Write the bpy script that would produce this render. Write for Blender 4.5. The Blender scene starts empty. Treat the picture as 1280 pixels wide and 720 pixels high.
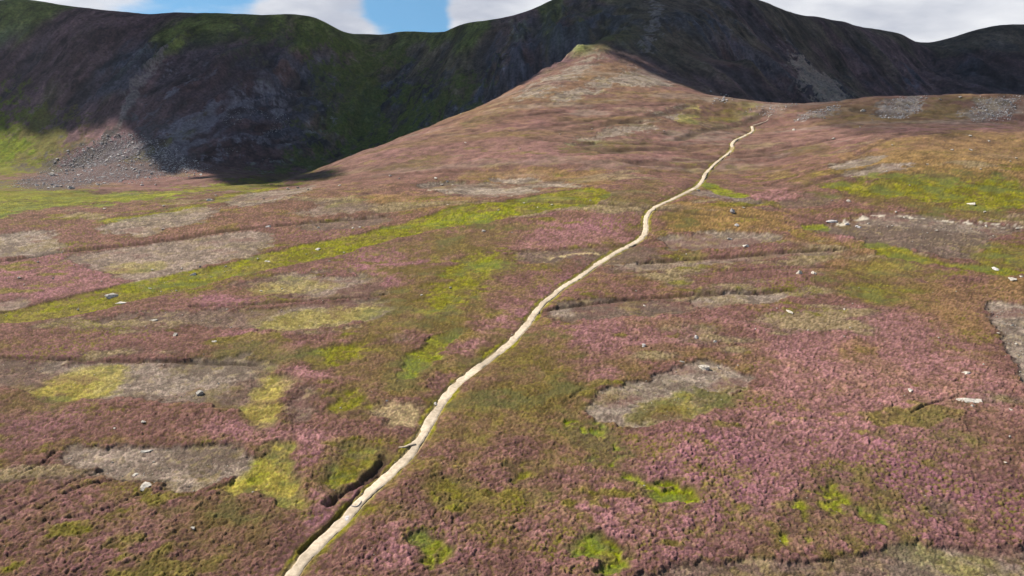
import bpy, math, random
import numpy as np
from mathutils import Vector
R = math.radians
rng = np.random.default_rng(7)
random.seed(7)
F32 = np.float32

# ------------------------------------------------------------------ camera geometry
CAMZ, PITCH, FPX = 60.0, R(20.0), 853.0
ct, st = math.cos(PITCH), math.sin(PITCH)
def ray(px, py):
    xc = (np.asarray(px, float)-640)/FPX; yc = -(np.asarray(py, float)-360)/FPX
    d = ct+yc*st
    return xc/d, (-st+yc*ct)/d          # dx/dY , dz/dY
def P(px, py, Y):
    a, b = ray(px, py)
    return (float(a*Y), float(Y), float(CAMZ+b*Y))

# ------------------------------------------------------------------ noise library (world coordinates)
_T = rng.random((1024, 1024), dtype=F32)
_TF = _T.ravel()
def h2(ix, iy, seed):
    a = (ix.astype(np.int32)+np.int32(seed*7919 % 1009+(seed*31) % 4096)) & 1023; b = (iy.astype(np.int32)+np.int32(seed*104729 % 1013)) & 1023
    return _TF[(b << 10) | a]
def vn(x, y, s, seed=0):
    x = x/s; y = y/s
    ix = np.floor(x); iy = np.floor(y)
    fx = (x-ix).astype(F32); fy = (y-iy).astype(F32)
    fx = fx*fx*fx*(fx*(fx*6-15)+10); fy = fy*fy*fy*(fy*(fy*6-15)+10)
    a = h2(ix, iy, seed); b = h2(ix+1, iy, seed); c = h2(ix, iy+1, seed); d = h2(ix+1, iy+1, seed)
    return (a+(b-a)*fx)*(1-fy)+(c+(d-c)*fx)*fy*1.0
def fbm(x, y, s, seed=0, o=4, g=0.5):
    t = 0; a = 1; n = 0
    c, q = 0.8, 0.6
    for k in range(o):
        t = t+a*(vn(x, y, s, seed+k*17)-0.5); n += a; a *= g; s *= 0.5
        x, y = c*x-q*y+31.7, q*x+c*y+11.3
    return t/n*2            # about -1..1
def ridged(x, y, s, seed=0, o=4):
    t = 0; a = 1; n = 0
    for k in range(o):
        t = t+a*(1-np.abs(vn(x, y, s, seed+k*13)*2-1)); n += a; a *= 0.5; s *= 0.5
    return t/n
def cells(x, y, s, seed=0):
    x = x/s; y = y/s
    ix = np.floor(x); iy = np.floor(y)
    best = np.full(x.shape, 9, F32); bid = np.zeros(x.shape, F32)
    for i in (-1, 0, 1):
        for j in (-1, 0, 1):
            cx = ix+i; cy = iy+j
            ox = h2(cx, cy, seed); oy = h2(cx, cy, seed+5)
            d = ((cx+ox-x)**2+(cy+oy-y)**2).astype(F32)
            m = d < best
            best = np.where(m, d, best); bid = np.where(m, h2(cx, cy, seed+9), bid)
    return np.sqrt(best), bid
def sst(a, b, x):
    t = np.clip((x-a)/(b-a), 0, 1); return t*t*(3-2*t)

# ------------------------------------------------------------------ the lie of the land: surveyed points
C = []
for X in (-200, -100, 0, 100, 200):
    for Y in (-200, -60, 40, 80, 115): C.append((X, Y, 0.0))
for px in (-150, 0, 320, 640, 960, 1280, 1430): C.append(P(px, 400, 143))
for px, Y in ((-200, 225), (0, 222), (320, 215), (640, 210), (960, 205), (1280, 198), (1450, 196)): C.append(P(px, 300, Y))
for px, Y in ((-200, 310), (0, 300), (160, 295), (320, 285), (640, 262), (820, 255), (960, 250), (1120, 246), (1280, 242), (1450, 240)): C.append(P(px, 250, Y))
# corrie floor
for t in ((-250, 243, 400), (0, 240, 400), (150, 238, 400), (280, 234, 390), (-250, 228, 600), (0, 226, 590), (100, 233, 560), (200, 233, 560), (260, 225, 590), (320, 221, 600)): C.append(P(*t))
# left corrie wall
wall = [(-300, 212, 690), (-300, 140, 770), (-300, 60, 850), (0, 205, 690), (0, 180, 725), (0, 145, 762), (0, 100, 805), (0, 50, 850),
        (100, 212, 680), (100, 175, 720), (100, 135, 765), (100, 90, 810), (100, 50, 850),
        (200, 212, 660), (200, 180, 700), (200, 130, 760), (200, 80, 815), (200, 45, 860),
        (300, 205, 700), (300, 170, 735), (300, 130, 775), (300, 85, 820), (300, 50, 865),
        (400, 195, 760), (400, 150, 810), (400, 100, 865), (400, 60, 900),
        (450, 180, 800), (460, 140, 850), (465, 90, 920), (470, 65, 960),
        (530, 150, 790), (530, 110, 850), (540, 70, 930), (600, 110, 790), (600, 80, 835), (600, 50, 890),
        (660, 80, 790), (660, 50, 850), (700, 55, 800), (700, 25, 880)]
for t in wall: C.append(P(*t))
crest = [(-500, 25, 880), (-300, 15, 880), (-100, 6, 885), (0, 3, 890), (30, 4, 892), (60, 8, 895), (100, 12, 900), (150, 16, 905), (190, 20, 910), (215, 17, 912), (260, 18, 912),
         (300, 20, 912), (340, 22, 912), (370, 24, 915), (400, 28, 930), (420, 36, 950), (440, 43, 985), (465, 43, 1005), (478, 46, 1020), (495, 41, 1015), (520, 41, 1005), (552, 41, 985),
         (565, 36, 960), (580, 31, 950), (610, 26, 950), (640, 20, 950), (660, 14, 950), (690, 1, 955), (730, -14, 965), (780, -28, 980), (830, -32, 990), (880, -22, 980), (920, -8, 960), (950, 3, 950),
         (975, 12, 965), (1000, 20, 985), (1030, 24, 1000), (1060, 29, 1015), (1090, 38, 1030), (1110, 41, 1040), (1130, 44, 1050), (1165, 56, 1075), (1190, 48, 1065), (1220, 40, 1050), (1250, 34, 1040), (1280, 33, 1035), (1340, 30, 1030), (1450, 34, 1030), (1650, 50, 1030)]
for t in crest:
    x, Y, z = P(*t); C.append((x, Y, z))
    s = (Y+70)/Y; C.append((x*s, Y+70, z-7)); C.append((x*(Y+400)/Y, Y+400, z-60))
# spur, its sharp left edge and the drop behind it
for t in ((300, 234, 395), (355, 226, 415), (400, 211, 440), (430, 201, 458), (465, 187, 480), (500, 173, 500), (535, 159, 522), (560, 149, 538), (600, 134, 562), (640, 115, 588), (670, 99, 610), (700, 82, 633), (730, 64, 655), (755, 50, 672)):
    x, Y, z = P(*t); C.append((x, Y, z))
    k = min(1, (t[0]-300)/200)
    k2 = min(1, max(0, (t[0]-300)/60))
    if t[0] < 380: continue
    C.append((x-22*k-8, Y+42, z-16*k-10*k2-2)); C.append((x-40*k, Y+100, z-38*k-22*k2-6))
spur = [(775, 42, 690), (800, 25, 760), (790, 5, 830), (830, -5, 870), (800, 60, 675), (850, 90, 640), (820, 80, 640), (780, 80, 620), (850, 50, 720), (900, 30, 800), (900, 80, 690), (900, 60, 740),
        (930, 30, 840), (950, 60, 800), (940, 100, 680), (975, 85, 770), (1000, 110, 740), (985, 65, 850), (1040, 115, 820),
        (700, 100, 570), (760, 95, 580), (640, 130, 510), (700, 140, 480), (580, 165, 445), (640, 170, 420), (760, 130, 500), (820, 115, 545), (500, 190, 400), (560, 200, 370), (480, 215, 350), (380, 235, 335),
        (640, 200, 355), (640, 225, 310), (740, 170, 415), (820, 150, 455), (870, 135, 495), (905, 122, 530), (760, 200, 350), (860, 180, 400), (800, 225, 300)]
for t in spur: C.append(P(*t))
# right corrie wall
for t in ((1050, 60, 960), (1050, 100, 900), (1110, 75, 970), (1110, 112, 920), (1165, 85, 1010), (1165, 115, 950), (1220, 70, 990), (1220, 110, 930), (1280, 65, 980), (1280, 110, 920), (1400, 110, 920), (1400, 65, 980)): C.append(P(*t))
# moraine bank
for t in ((940, 127, 545), (970, 129, 538), (1000, 130, 532), (1040, 128, 526), (1080, 123, 520), (1110, 121, 516), (1150, 120, 511), (1200, 118, 507), (1240, 118, 504), (1280, 119, 500), (1350, 120, 500), (1450, 122, 500)):
    x, Y, z = P(*t); C.append((x, Y, z))
    C.append((x*1.08, Y+40, z-14)); C.append((x*1.28, Y+150, z-40))
for t in ((960, 150, 485), (1000, 150, 475), (1080, 155, 440), (1150, 155, 440), (1220, 156, 440), (1280, 157, 438), (1400, 158, 436)): C.append(P(*t))
# right hand hill and the hollow with the path
for t in ((1060, 192, 325), (1100, 180, 335), (1150, 171, 342), (1210, 167, 346), (1280, 165, 348), (1400, 166, 346), (1280, 185, 312), (1150, 195, 300), (1050, 215, 285), (1280, 215, 272), (1150, 222, 268),
          (940, 160, 470), (925, 175, 420), (900, 200, 355), (885, 220, 318), (960, 200, 345), (1000, 190, 350), (980, 225, 290), (1000, 170, 405), (1020, 165, 415)): C.append(P(*t))
C = np.array(C)
CC = 14.0
def kern(ax, ay, bx, by): return -np.sqrt((ax[:, None]-bx)**2+(ay[:, None]-by)**2+CC*CC)
K = kern(C[:, 0], C[:, 1], C[:, 0], C[:, 1])
n = len(C)
A = np.zeros((n+1, n+1)); A[:n, :n] = K+np.eye(n)*1.0; A[:n, n] = 1; A[n, :n] = 1
w = np.linalg.solve(A, np.append(C[:, 2], 0))
GS = 4.0; GX0, GX1, GY0, GY1 = -1500, 1500, -400, 1700
gx = np.arange(GX0, GX1+1, GS); gy = np.arange(GY0, GY1+1, GS)
H = np.zeros((len(gy), len(gx)))
for j, y in enumerate(gy):
    H[j] = kern(gx, np.full_like(gx, y), C[:, 0], C[:, 1]) @ w[:n] + w[n]
H = H.astype(F32)
def bsp(x, y, G=H):
    u = np.clip((x-GX0)/GS, 1, len(gx)-3.001); v = np.clip((y-GY0)/GS, 1, len(gy)-3.001)
    iu = np.floor(u).astype(int); iv = np.floor(v).astype(int); fu = (u-iu).astype(F32); fv = (v-iv).astype(F32)
    def wt(f): return ((1-f)**3/6, (3*f**3-6*f*f+4)/6, (-3*f**3+3*f*f+3*f+1)/6, f**3/6)
    wu = wt(fu); wv = wt(fv); t = 0
    for j in range(4):
        for i in range(4): t = t+wu[i]*wv[j]*G[iv+j-1, iu+i-1]
    return t
gyy, gxx = np.gradient(H, GS)
SL = np.sqrt(gxx**2+gyy**2).astype(F32)
def hit(px, py):
    """where the sight line through photo point (px, py) meets the land"""
    px = np.atleast_1d(np.asarray(px, float)); py = np.atleast_1d(np.asarray(py, float))
    a, b = ray(px, py); oY = np.empty(len(px))
    for i in range(0, len(px), 2000):
        aa = a[i:i+2000]; bb = b[i:i+2000]
        q = np.clip((aa+2)/4*(NU-1), 0, NU-1.001); k = q.astype(int); f = (q-k)[:, None]
        under = (CAMZ+bb[:, None]*YT[None]) - (ZT[k]*(1-f)+ZT[k+1]*f)
        h = under < 0; j = np.clip(np.where(h.any(1), h.argmax(1), len(YT)-1), 1, None); r = np.arange(len(aa))
        u0 = under[r, j-1]; u1 = under[r, j]; t = np.clip(u0/(u0-u1+1e-9), 0, 1)
        oY[i:i+2000] = YT[j-1]+(YT[j]-YT[j-1])*t
    return a*oY, oY
NU = 1601
YT = np.concatenate([np.geomspace(45, 300, 420)[:-1], np.linspace(300, 1500, 900)])
_u = np.linspace(-2, 2, NU)
ZT = bsp((_u[:, None]*YT[None]).ravel(), np.repeat(YT[None], NU, 0).ravel()).reshape(NU, -1).astype(F32)

# ------------------------------------------------------------------ land sheet (finer where it is nearer)
import os
Q = 1.0
HF = CAMZ*683
ys = [46.0]
while ys[-1] < 1130: ys.append(ys[-1]+min(max(ys[-1]**2/HF, 0.09), 1.25)/Q)
while ys[-1] < 1650: ys.append(ys[-1]+12)
ys = np.array(ys)
us = np.concatenate([np.linspace(-1.35, -0.97, 60)[:-1], np.linspace(-0.97, 0.97, int(1380*Q)), np.linspace(0.97, 1.35, 60)[1:]])
UU, YY = np.meshgrid(us, ys)
NR, NC = UU.shape
X = (UU*YY).ravel(); Y = YY.ravel()
print('verts', X.size)
z0 = bsp(X, Y)
slope = bsp(X, Y, SL)

# signed distance to polygons (metres, positive inside)
def sdist(poly, x, y, closed=True):
    p = np.asarray(poly, float); q = np.roll(p, -1, 0) if closed else p[1:]
    if not closed: p = p[:-1]
    d = np.full(x.shape, 1e9); ins = np.zeros(x.shape, bool)
    for (ax, ay), (bx, by) in zip(p, q):
        ex, ey = bx-ax, by-ay
        t = np.clip(((x-ax)*ex+(y-ay)*ey)/(ex*ex+ey*ey+1e-9), 0, 1)
        d = np.minimum(d, (ax+t*ex-x)**2+(ay+t*ey-y)**2)
        if closed:
            c = ((ay > y) != (by > y)) & (x < (bx-ax)*(y-ay)/((by-ay) if by != ay else 1e-9)+ax)
            ins ^= c
    d = np.sqrt(d)
    return np.where(ins, d, -d) if closed else d
def smooth_poly(p, closed=True):
    p = np.asarray(p, float)
    for _ in range(2):
        if closed: q = np.roll(p, -1, 0)
        else: q = p[1:]; 
        a = p if closed else p[:-1]
        m = np.empty((len(a)*2, 2)); m[0::2] = a*0.75+q*0.25; m[1::2] = a*0.25+q*0.75
        if not closed: m = np.vstack([p[:1], m, p[-1:]])
        p = m
    return p
# shared warps
W1 = fbm(X, Y, 14, 3, 4, 0.6); W2 = fbm(X, Y, 3.2, 23, 3, 0.6)
W0 = fbm(X, Y, 45, 61, 2); W3 = fbm(X*0.7, Y, 7, 199, 4, 0.7); W4 = fbm(X, Y, 1.5, 203, 2, .7)
def patch(pix, soft=0.6, amp=1.0, fine=0.6, idx=False):
    """weight 0..1 of a patch outlined on the land; amp is wander in metres, fine its small-scale raggedness"""
    pts = smooth_poly(pix)
    wx, wy = hit(pts[:, 0], pts[:, 1])
    pad = (amp*2.2+fine*1.3)*3+soft*2+4
    m = np.nonzero((X > wx.min()-pad) & (X < wx.max()+pad) & (Y > wy.min()-pad) & (Y < wy.max()+pad))[0]
    out = np.zeros(X.shape, F32)
    if len(m) == 0: return (m, out[m]) if idx else out
    d = sdist(np.c_[wx, wy], X[m], Y[m])
    sc = np.clip(Y[m]/150, 0.8, 3)
    d = d+(W0[m]*amp*0.8+W1[m]*amp*1.5+W3[m]*fine*2.4+W2[m]*fine*1.5+W4[m]*fine*0.8)*sc
    if idx: return m, sst(-soft, soft, d).astype(F32)
    out[m] = sst(-soft, soft, d)
    return out
def line(pix, width, soft=0.5, wander=0.4):
    pts = smooth_poly(pix, False)
    wx, wy = hit(pts[:, 0], pts[:, 1])
    pad = width*4+5
    m = np.nonzero((X > wx.min()-pad) & (X < wx.max()+pad) & (Y > wy.min()-pad) & (Y < wy.max()+pad))[0]
    out = np.zeros(X.shape, F32)
    d = sdist(np.c_[wx, wy], X[m], Y[m], False)/np.clip(Y[m]/105, 1, 4)
    out[m] = 1-sst(width/2-soft/2, width/2+soft/2, d+W2[m]*wander)
    return out

# kinds of cover : colours are plain albedo
COL = dict(
 heath=(0.122, 0.068, 0.060), pink=(0.215, 0.116, 0.118), purple=(0.180, 0.078, 0.118), olive=(0.120, 0.094, 0.030), grass=(0.125, 0.122, 0.020), vivid=(0.142, 0.160, 0.022),
 yellow=(0.235, 0.200, 0.060), lime=(0.120, 0.132, 0.026), burn=(0.208, 0.172, 0.145), dburn=(0.100, 0.075, 0.062), tan=(0.172, 0.112, 0.054),
 gravel=(0.34, 0.29, 0.235), straw=(0.30, 0.24, 0.145), scree=(0.20, 0.18, 0.175), rush=(0.085, 0.100, 0.045))
COL = {k: np.array(v, F32) for k, v in COL.items()}
n1 = fbm(X, Y, 38, 101, 4, 0.6); n2 = fbm(X, Y, 9, 131, 4, 0.6); n3 = fbm(X, Y, 2.4, 151, 3, 0.65); n4 = fbm(X, Y, 90, 171, 3)
stripe = fbm(X*0.35, Y*1.0, 30, 191, 4, 0.6)
def mix(a, b, t): return a*(1-t[:, None])+b*t[:, None]
col = np.tile(COL['heath'], (X.size, 1))
soil = np.zeros(X.size, F32)        # 1 where low or no heather stands (ground lower)
green = np.zeros(X.size, F32)       # grass-like
purp = np.zeros(X.size, F32)
layers = []
def lay(kind, pix, soft=0.6, amp=1.0, fine=0.6, op=1.0, low=None, sp=0.0):
    global col, soil, green, purp
    m, wgt = patch(pix, soft, amp, fine, True); wgt = wgt*op
    if len(m) == 0: return
    if sp: wgt = wgt*np.clip(1-sp*sst(-0.15, 0.25, -(n3[m]*0.6+n2[m]*0.6)), 0, 1)
    if kind == 'pink': purp[m] = np.maximum(purp[m], wgt); return
    col[m] = mix(col[m], COL[kind], wgt)
    isg = kind in ('grass', 'vivid', 'lime', 'yellow', 'olive')
    bare = kind in ('burn', 'dburn', 'gravel', 'scree', 'straw')
    lw = low if low is not None else (1.0 if bare or kind in ('grass', 'vivid', 'lime', 'yellow') else 0.0 if kind == 'tan' else 0.35)
    soil[m] = soil[m]*(1-wgt)+lw*wgt
    green[m] = green[m]*(1-wgt)+(1.0 if isg else 0.0)*wgt
    purp[m] = purp[m]*(1-wgt)
    layers.append(kind)

# wide pink flowering areas first
PINK = [
 ([(640,720),(600,640),(640,560),(700,590),(800,560),(960,490),(950,400),(1100,385),(1200,440),(1290,500),(1290,690),(1000,700),(800,700),(740,740)], 12, 6, 4, 1.0),
 ([(640,470),(690,480),(740,470),(900,420),(960,380),(860,400),(720,400),(670,430)], 6, 4, 3, .6),
 ([(650,290),(700,272),(790,272),(805,288),(780,312),(690,320),(655,310)], 7, 6, 4, .7),
 ([(440,325),(520,303),(570,315),(555,345),(500,372),(430,350)], 3, 3, 2, .9),
 ([(-60,322),(0,328),(100,318),(160,335),(220,350),(150,362),(60,378),(0,378),(-60,380)], 3, 3, 2, .55),
 ([(560,450),(600,410),(660,370),(720,340),(760,325),(720,352),(660,395),(630,425),(590,455)], 3, 3, 2, .9),
 ([(230,530),(330,538),(325,562),(240,562)], 2, 3, 2, .8),
 ([(-20,520),(60,510),(120,530),(60,560),(-20,560)], 4, 3, 2, .5),
 ([(240,370),(290,365),(320,375),(280,385),(240,382)], 2, 2, 2, .8),
 ([(270,420),(330,415),(345,430),(300,438)], 2, 2, 2, .8),
 ([(340,445),(370,430),(385,430),(370,445),(345,455)], 1, 1, 1, 1.0),
 ([(340,465),(380,455),(420,470),(440,480),(400,480),(360,478)], 1, 1, 1, .9),
 ([(330,545),(380,535),(440,540),(430,570),(380,600),(350,590),(370,560)], 2, 2, 2, .9),
 ([(385,620),(400,605),(425,615),(412,630),(390,632)], 1, 1, .5, 1.0),
 ([(480,660),(560,640),(620,650),(620,720),(430,720)], 3, 3, 2, .9),
 ([(600,500),(640,480),(640,520),(610,530)], 3, 2, 2, .9),
 ([(720,470),(760,455),(780,470),(760,485),(730,490)], 1, 1, 1, 1.0),
 ([(380,645),(420,620),(470,590),(500,570),(505,580),(450,625),(400,675),(350,725),(330,725)], 1, 1, 1, 1.0),
 ([(60,600),(190,640),(220,680),(120,690),(20,650)], 8, 4, 3, .6),
 ([(990,235),(940,240),(930,252),(990,262),(1010,250)], 2, 2, 2, 1.0),
 ([(1040,295),(1080,298),(1075,306),(1045,305)], 1, 1, 1, 1.0),
 ([(560,195),(640,180),(760,190),(860,190),(840,205),(700,205),(600,210)], 6, 5, 3, .7),
 ([(960,160),(1060,160),(1100,175),(1040,190),(980,190)], 5, 4, 3, .6),
 ([(1080,155),(1290,152),(1290,166),(1100,170)], 5, 4, 3, .9),
 ([(1140,222),(1220,212),(1240,225),(1180,228)], 2, 2, 2, .7),
 ([(430,205),(560,170),(640,150),(700,150),(640,180),(500,205)], 8, 5, 3, .6),
 ([(240,215),(200,218),(215,228),(330,222),(300,214)], 5, 4, 3, .4),
]
for p, s, a, f, o in PINK: lay('pink', p, s, a, f, o)
TAN = [
 ([(1040,200),(1080,185),(1150,170),(1290,163),(1400,165),(1400,240),(1290,240),(1150,232),(1100,225),(1060,215)], 5, 5, 3, .95),
 ([(1090,372),(1120,352),(1200,345),(1400,340),(1400,400),(1240,385),(1220,425),(1170,390)], 5, 4, 3, .75),
 ([(830,262),(880,250),(960,258),(1010,285),(960,295),(860,290),(815,285)], 4, 4, 3, .9),
 ([(520,170),(600,130),(690,92),(775,62),(850,110),(820,125),(740,110),(680,140),(600,170)], 6, 5, 4, .85),
 ([(580,222),(650,212),(740,212),(800,235),(760,240),(700,235),(640,225)], 4, 4, 3, .9),
 ([(430,250),(520,240),(600,250),(640,255),(560,258),(480,262)], 4, 3, 3, .8),
 ([(1000,295),(1080,305),(1180,340),(1060,345),(1000,330),(960,310)], 5, 4, 3, .6),
 ([(1100,165),(960,135),(1060,128),(1290,122),(1290,150),(1150,152)], 5, 4, 3, .55),
 ([(1040,420),(1110,430),(1060,440)], 4, 3, 3, .6),
]
for p, s, a, f, o in TAN: lay('tan', p, s, a, f, o)
OLIVE = [
 ([(470,300),(560,290),(660,275),(650,300),(560,330),(520,335)], 6, 4, 3, .8),
 ([(600,440),(650,425),(740,440),(735,500),(700,530),(640,560),(590,580),(560,560),(580,500)], 5, 4, 3, .9),
 ([(480,330),(600,330),(600,400),(560,420),(520,400),(480,440),(430,440),(480,380)], 5, 4, 4, .8),
 ([(400,440),(500,425),(560,440),(530,490),(470,500),(410,500)], 4, 4, 3, .6),
 ([(530,600),(600,600),(640,640),(600,660),(540,640)], 4, 4, 2, .8),
 ([(630,560),(700,540),(720,600),(700,640),(650,620)], 4, 4, 2, .75),
 ([(390,600),(430,570),(460,575),(430,620),(400,620)], 2, 2, 1, .8),
 ([(230,640),(320,620),(390,660),(340,700),(240,690)], 6, 4, 2, .8),
 ([(250,440),(350,430),(430,450),(330,470),(240,465)], 5, 3, 2, .6),
 ([(0,490),(80,495),(110,505),(40,530),(-30,520)], 4, 3, 2, .6),
 ([(1130,520),(1290,530),(1290,600),(1180,580)], 8, 4, 2, .5),
 ([(960,640),(1090,600),(1120,660),(1000,700),(900,690)], 8, 4, 3, .5),
 ([(1060,320),(1180,330),(1160,380),(1080,380),(1040,350)], 5, 4, 3, .7),
 ([(1020,232),(1290,212),(1290,275),(1200,272),(1040,256)], 5, 4, 3, .9),
 ([(1190,340),(1220,300),(1300,285),(1300,345)], 4, 4, 2, .9),
 ([(1000,180),(1040,182),(1045,192),(1000,192)], 4, 3, 2, .8),
 ([(760,232),(840,228),(850,245),(800,262),(760,262)], 4, 4, 2, .5),
 ([(820,260),(870,270),(860,282),(810,282)], 3, 2, 2, .7),
 ([(720,180),(800,178),(830,185),(780,192),(700,195)], 3, 4, 2, .7),
 ([(580,150),(620,135),(645,140),(600,158)], 3, 3, 2, .9),
 ([(875,128),(950,124),(935,148),(900,158),(870,150)], 4, 4, 2, .8),
 ([(1160,149),(1145,140),(1160,121),(1214,119),(1210,140),(1208,152)], 3, 2, 2, .7),
 ([(1010,150),(1050,140),(1100,128),(1098,148)], 3, 2, 2, .5),
 ([(560,210),(480,212),(420,225),(340,232),(430,215),(520,205)], 4, 3, 2, .6),
]
for p, s, a, f, o in OLIVE: lay('olive', p, s, a, f, o, sp=0.5)
lay('lime', [(-300,125),(-100,130),(0,138),(25,150),(80,150),(130,165),(90,185),(70,205),(45,222),(0,222),(-300,218)], 14, 14, 6, .9, sp=.3)
lay('lime', [(-300,222),(0,222),(40,232),(110,240),(180,242),(240,232),(330,226),(390,222),(330,234),(240,246),(170,256),(100,262),(40,272),(-20,282),(-300,290)], 6, 8, 4, .95)
lay('grass', [(115,282),(180,268),(240,257),(300,240),(350,233),(335,240),(300,251),(220,267),(130,286)], 2, 2, 1.5, .9)
lay('grass', [(285,229),(330,220),(375,208),(440,188),(485,175),(440,196),(385,218),(330,232)], 3, 3, 2, .8, sp=.3)
lay('pink', [(105,236),(130,226),(200,222),(240,214),(290,216),(270,224),(200,234),(140,240)], 4, 3, 2, .6)
lay('pink', [(300,222),(370,205),(380,212),(320,228)], 2, 2, 2, .5)
# burnt strips
BURN = [
 ('burn', [(-60,300),(0,297),(35,291),(70,291),(76,300),(70,318),(40,320),(-60,322)], .6, 1.2, 1, .9),
 ('burn', [(113,288),(170,275),(240,258),(278,261),(265,276),(215,286),(175,302),(140,292)], .8, 1.5, 1, .8),
 ('burn', [(90,320),(140,312),(222,300),(290,290),(335,290),(342,305),(310,318),(270,325),(240,338),(200,350),(150,352),(110,335)], 1.2, 2, 1.5, .75),
 ('burn', [(270,256),(300,243),(360,239),(400,229),(372,248),(340,256),(300,262)], 1, 2, 1.5, .85),
 ('burn', [(355,268),(400,251),(450,249),(470,258),(430,268),(390,270)], 1, 2, 1.5, .6),
 ('dburn', [(360,282),(420,271),(485,265),(495,273),(450,285),(385,291)], .6, 1.5, 1, .8),
 ('burn', [(510,234),(550,227),(600,226),(645,229),(678,236),(665,244),(610,249),(570,246)], .6, 1, .8, 1.0),
 ('burn', [(610,222),(670,222),(742,234),(728,238),(680,233),(640,227)], .6, 1, .8, .95),
 ('dburn', [(-60,448),(0,449),(40,455),(110,452),(180,453),(270,451),(345,458),(360,478),(330,505),(290,515),(220,502),(130,500),(60,492),(-60,485)], .8, 1.6, 1.4, .7),
 ('burn', [(40,457),(110,453),(200,455),(300,455),(320,470),(280,500),(200,498),(120,495)], 2, 2, 2, .7),
 ('burn', [(66,572),(100,561),(180,563),(255,560),(320,572),(330,590),(280,612),(235,628),(195,606),(130,600),(90,588)], .6, 1, 1, .8),
 ('dburn', [(220,566),(310,570),(300,600),(240,615),(215,590)], 2, 2, 1.5, .55),
 ('burn', [(735,515),(752,487),(800,483),(842,463),(872,455),(908,458),(925,468),(948,472),(940,488),(900,508),(862,530),(800,541),(735,522)], .5, 1.0, .8, .9),
 ('burn', [(1224,378),(1242,374),(1290,382),(1400,390),(1400,520),(1290,500),(1265,455),(1250,412),(1232,398)], .6, .8, .8, .9),
 ('burn', [(812,300),(860,292),(920,292),(985,297),(960,303),(900,309),(850,313)], .8, 1.5, 1, .9),
 ('burn', [(855,378),(880,369),(950,365),(992,367),(970,377),(900,385),(870,386)], .5, .8, .8, .85),
 ('burn', [(745,336),(800,331),(890,321),(960,315),(1062,313),(1030,320),(900,328),(800,339),(750,342)], .5, 1, 1, .7),
 ('dburn', [(672,398),(700,381),(780,375),(850,377),(880,390),(800,400),(700,404)], .8, 1.2, 1.2, .85),
 ('burn', [(680,396),(700,385),(716,386),(712,398)], 1, 1, 1, .6),
 ('dburn', [(1010,288),(1045,277),(1090,270),(1150,274),(1290,281),(1275,290),(1242,300),(1230,322),(1190,330),(1150,316),(1100,305),(1050,296)], .6, 1.5, 1.2, .9),
 ('burn', [(1060,280),(1100,272),(1150,275),(1270,283),(1240,292),(1150,285),(1080,285)], 1.5, 2, 1.5, .6),
 ('dburn', [(1020,238),(1060,245),(1050,256),(990,262),(970,258),(1000,246)], 1, 1.5, 1, .6),
 ('burn', [(630,128),(700,90),(752,55),(778,56),(742,84),(690,114),(640,134)], 2, 3, 2, 1),
 ('burn', [(685,133),(720,110),(760,92),(800,83),(845,93),(855,108),(805,112),(765,103),(720,119)], 2, 3, 1.5, 1),
 ('burn', [(700,183),(760,162),(830,142),(880,125),(860,146),(790,166),(725,183)], 2, 3, 1.5, .95),
 ('burn', [(490,177),(522,165),(516,176)], 2, 2, 1, .7),
 ('burn', [(700,335),(740,312),(800,310),(830,312),(800,330),(740,335)], 3, 3, 2, .4),
 ('scree', [(1097,149),(1102,131),(1130,120),(1160,119),(1146,140),(1132,150)], 1, 2, 1.5, .9),
 ('scree', [(1210,153),(1214,131),(1223,119),(1285,119),(1270,135),(1262,153),(1240,157)], 1, 2, 1.5, .9),
 ('scree', [(988,153),(1010,141),(1055,132),(1042,143),(1005,153)], 1, 2, 1.5, .8),
 ('scree', [(1035,206),(1060,197),(1108,194),(1090,203),(1050,209)], 1, 2, 1, .7),
 ('scree', [(1045,220),(1100,205),(1158,201),(1115,212),(1060,221)], 1, 2, 1, .7),
 ('scree', [(860,242),(885,239),(920,244),(960,256),(920,254),(880,248)], .6, 1, .6, .6),
 ('burn', [(950,125),(1000,130),(960,147),(930,155),(925,135)], 2, 3, 2, .5),
 ('dburn', [(855,165),(900,150),(920,158),(890,168)], 2, 2, 1, .6),
 ('dburn', [(760,742),(800,716),(850,706),(930,703),(1010,698),(1090,692),(1180,684),(1250,687),(1400,684),(1400,780),(760,780)], .35, .5, .7, .8),
 ('burn', [(1120,700),(1200,690),(1300,700),(1300,740),(1100,740)], 2, 2, 2, .5),
 ('dburn', [(120,398),(200,391),(300,386),(400,377),(480,372),(480,395),(400,412),(330,415),(250,408),(170,404)], .8, 2, 2, .75),
 ('burn', [(330,395),(400,381),(480,380),(475,398),(400,414),(330,413)], 2, 2, 2, .6),
 ('dburn', [(270,362),(350,342),(460,343),(490,352),(470,375),(400,378),(330,366)], 1, 2, 2, .6),
 ('burn', [(330,357),(360,343),(420,345),(470,350),(440,366),(380,366)], 2, 2, 2, .6),
 ('straw', [(465,510),(500,503),(535,512),(530,538),(495,548),(470,535)], 1.5, 2, 1.5, .7),
 ('straw', [(320,470),(370,462),(385,480),(350,505),(345,535),(320,535)], 1.5, 2, 1.5, .5),
 ('dburn', [(345,490),(380,475),(405,485),(405,520),(370,535),(350,520)], 1.5, 2, 1.5, .8),
 ('burn', [(-40,380),(0,377),(32,370),(45,377),(20,388),(-40,392)], 1, 1, 1, .7),
 ('dburn', [(640,318),(700,316),(760,312),(740,325),(690,328),(645,332)], .8, 1, 1, .8),
]
for k, p, s, a, f, o in BURN: lay(k, p, s, a, f, o)
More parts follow.
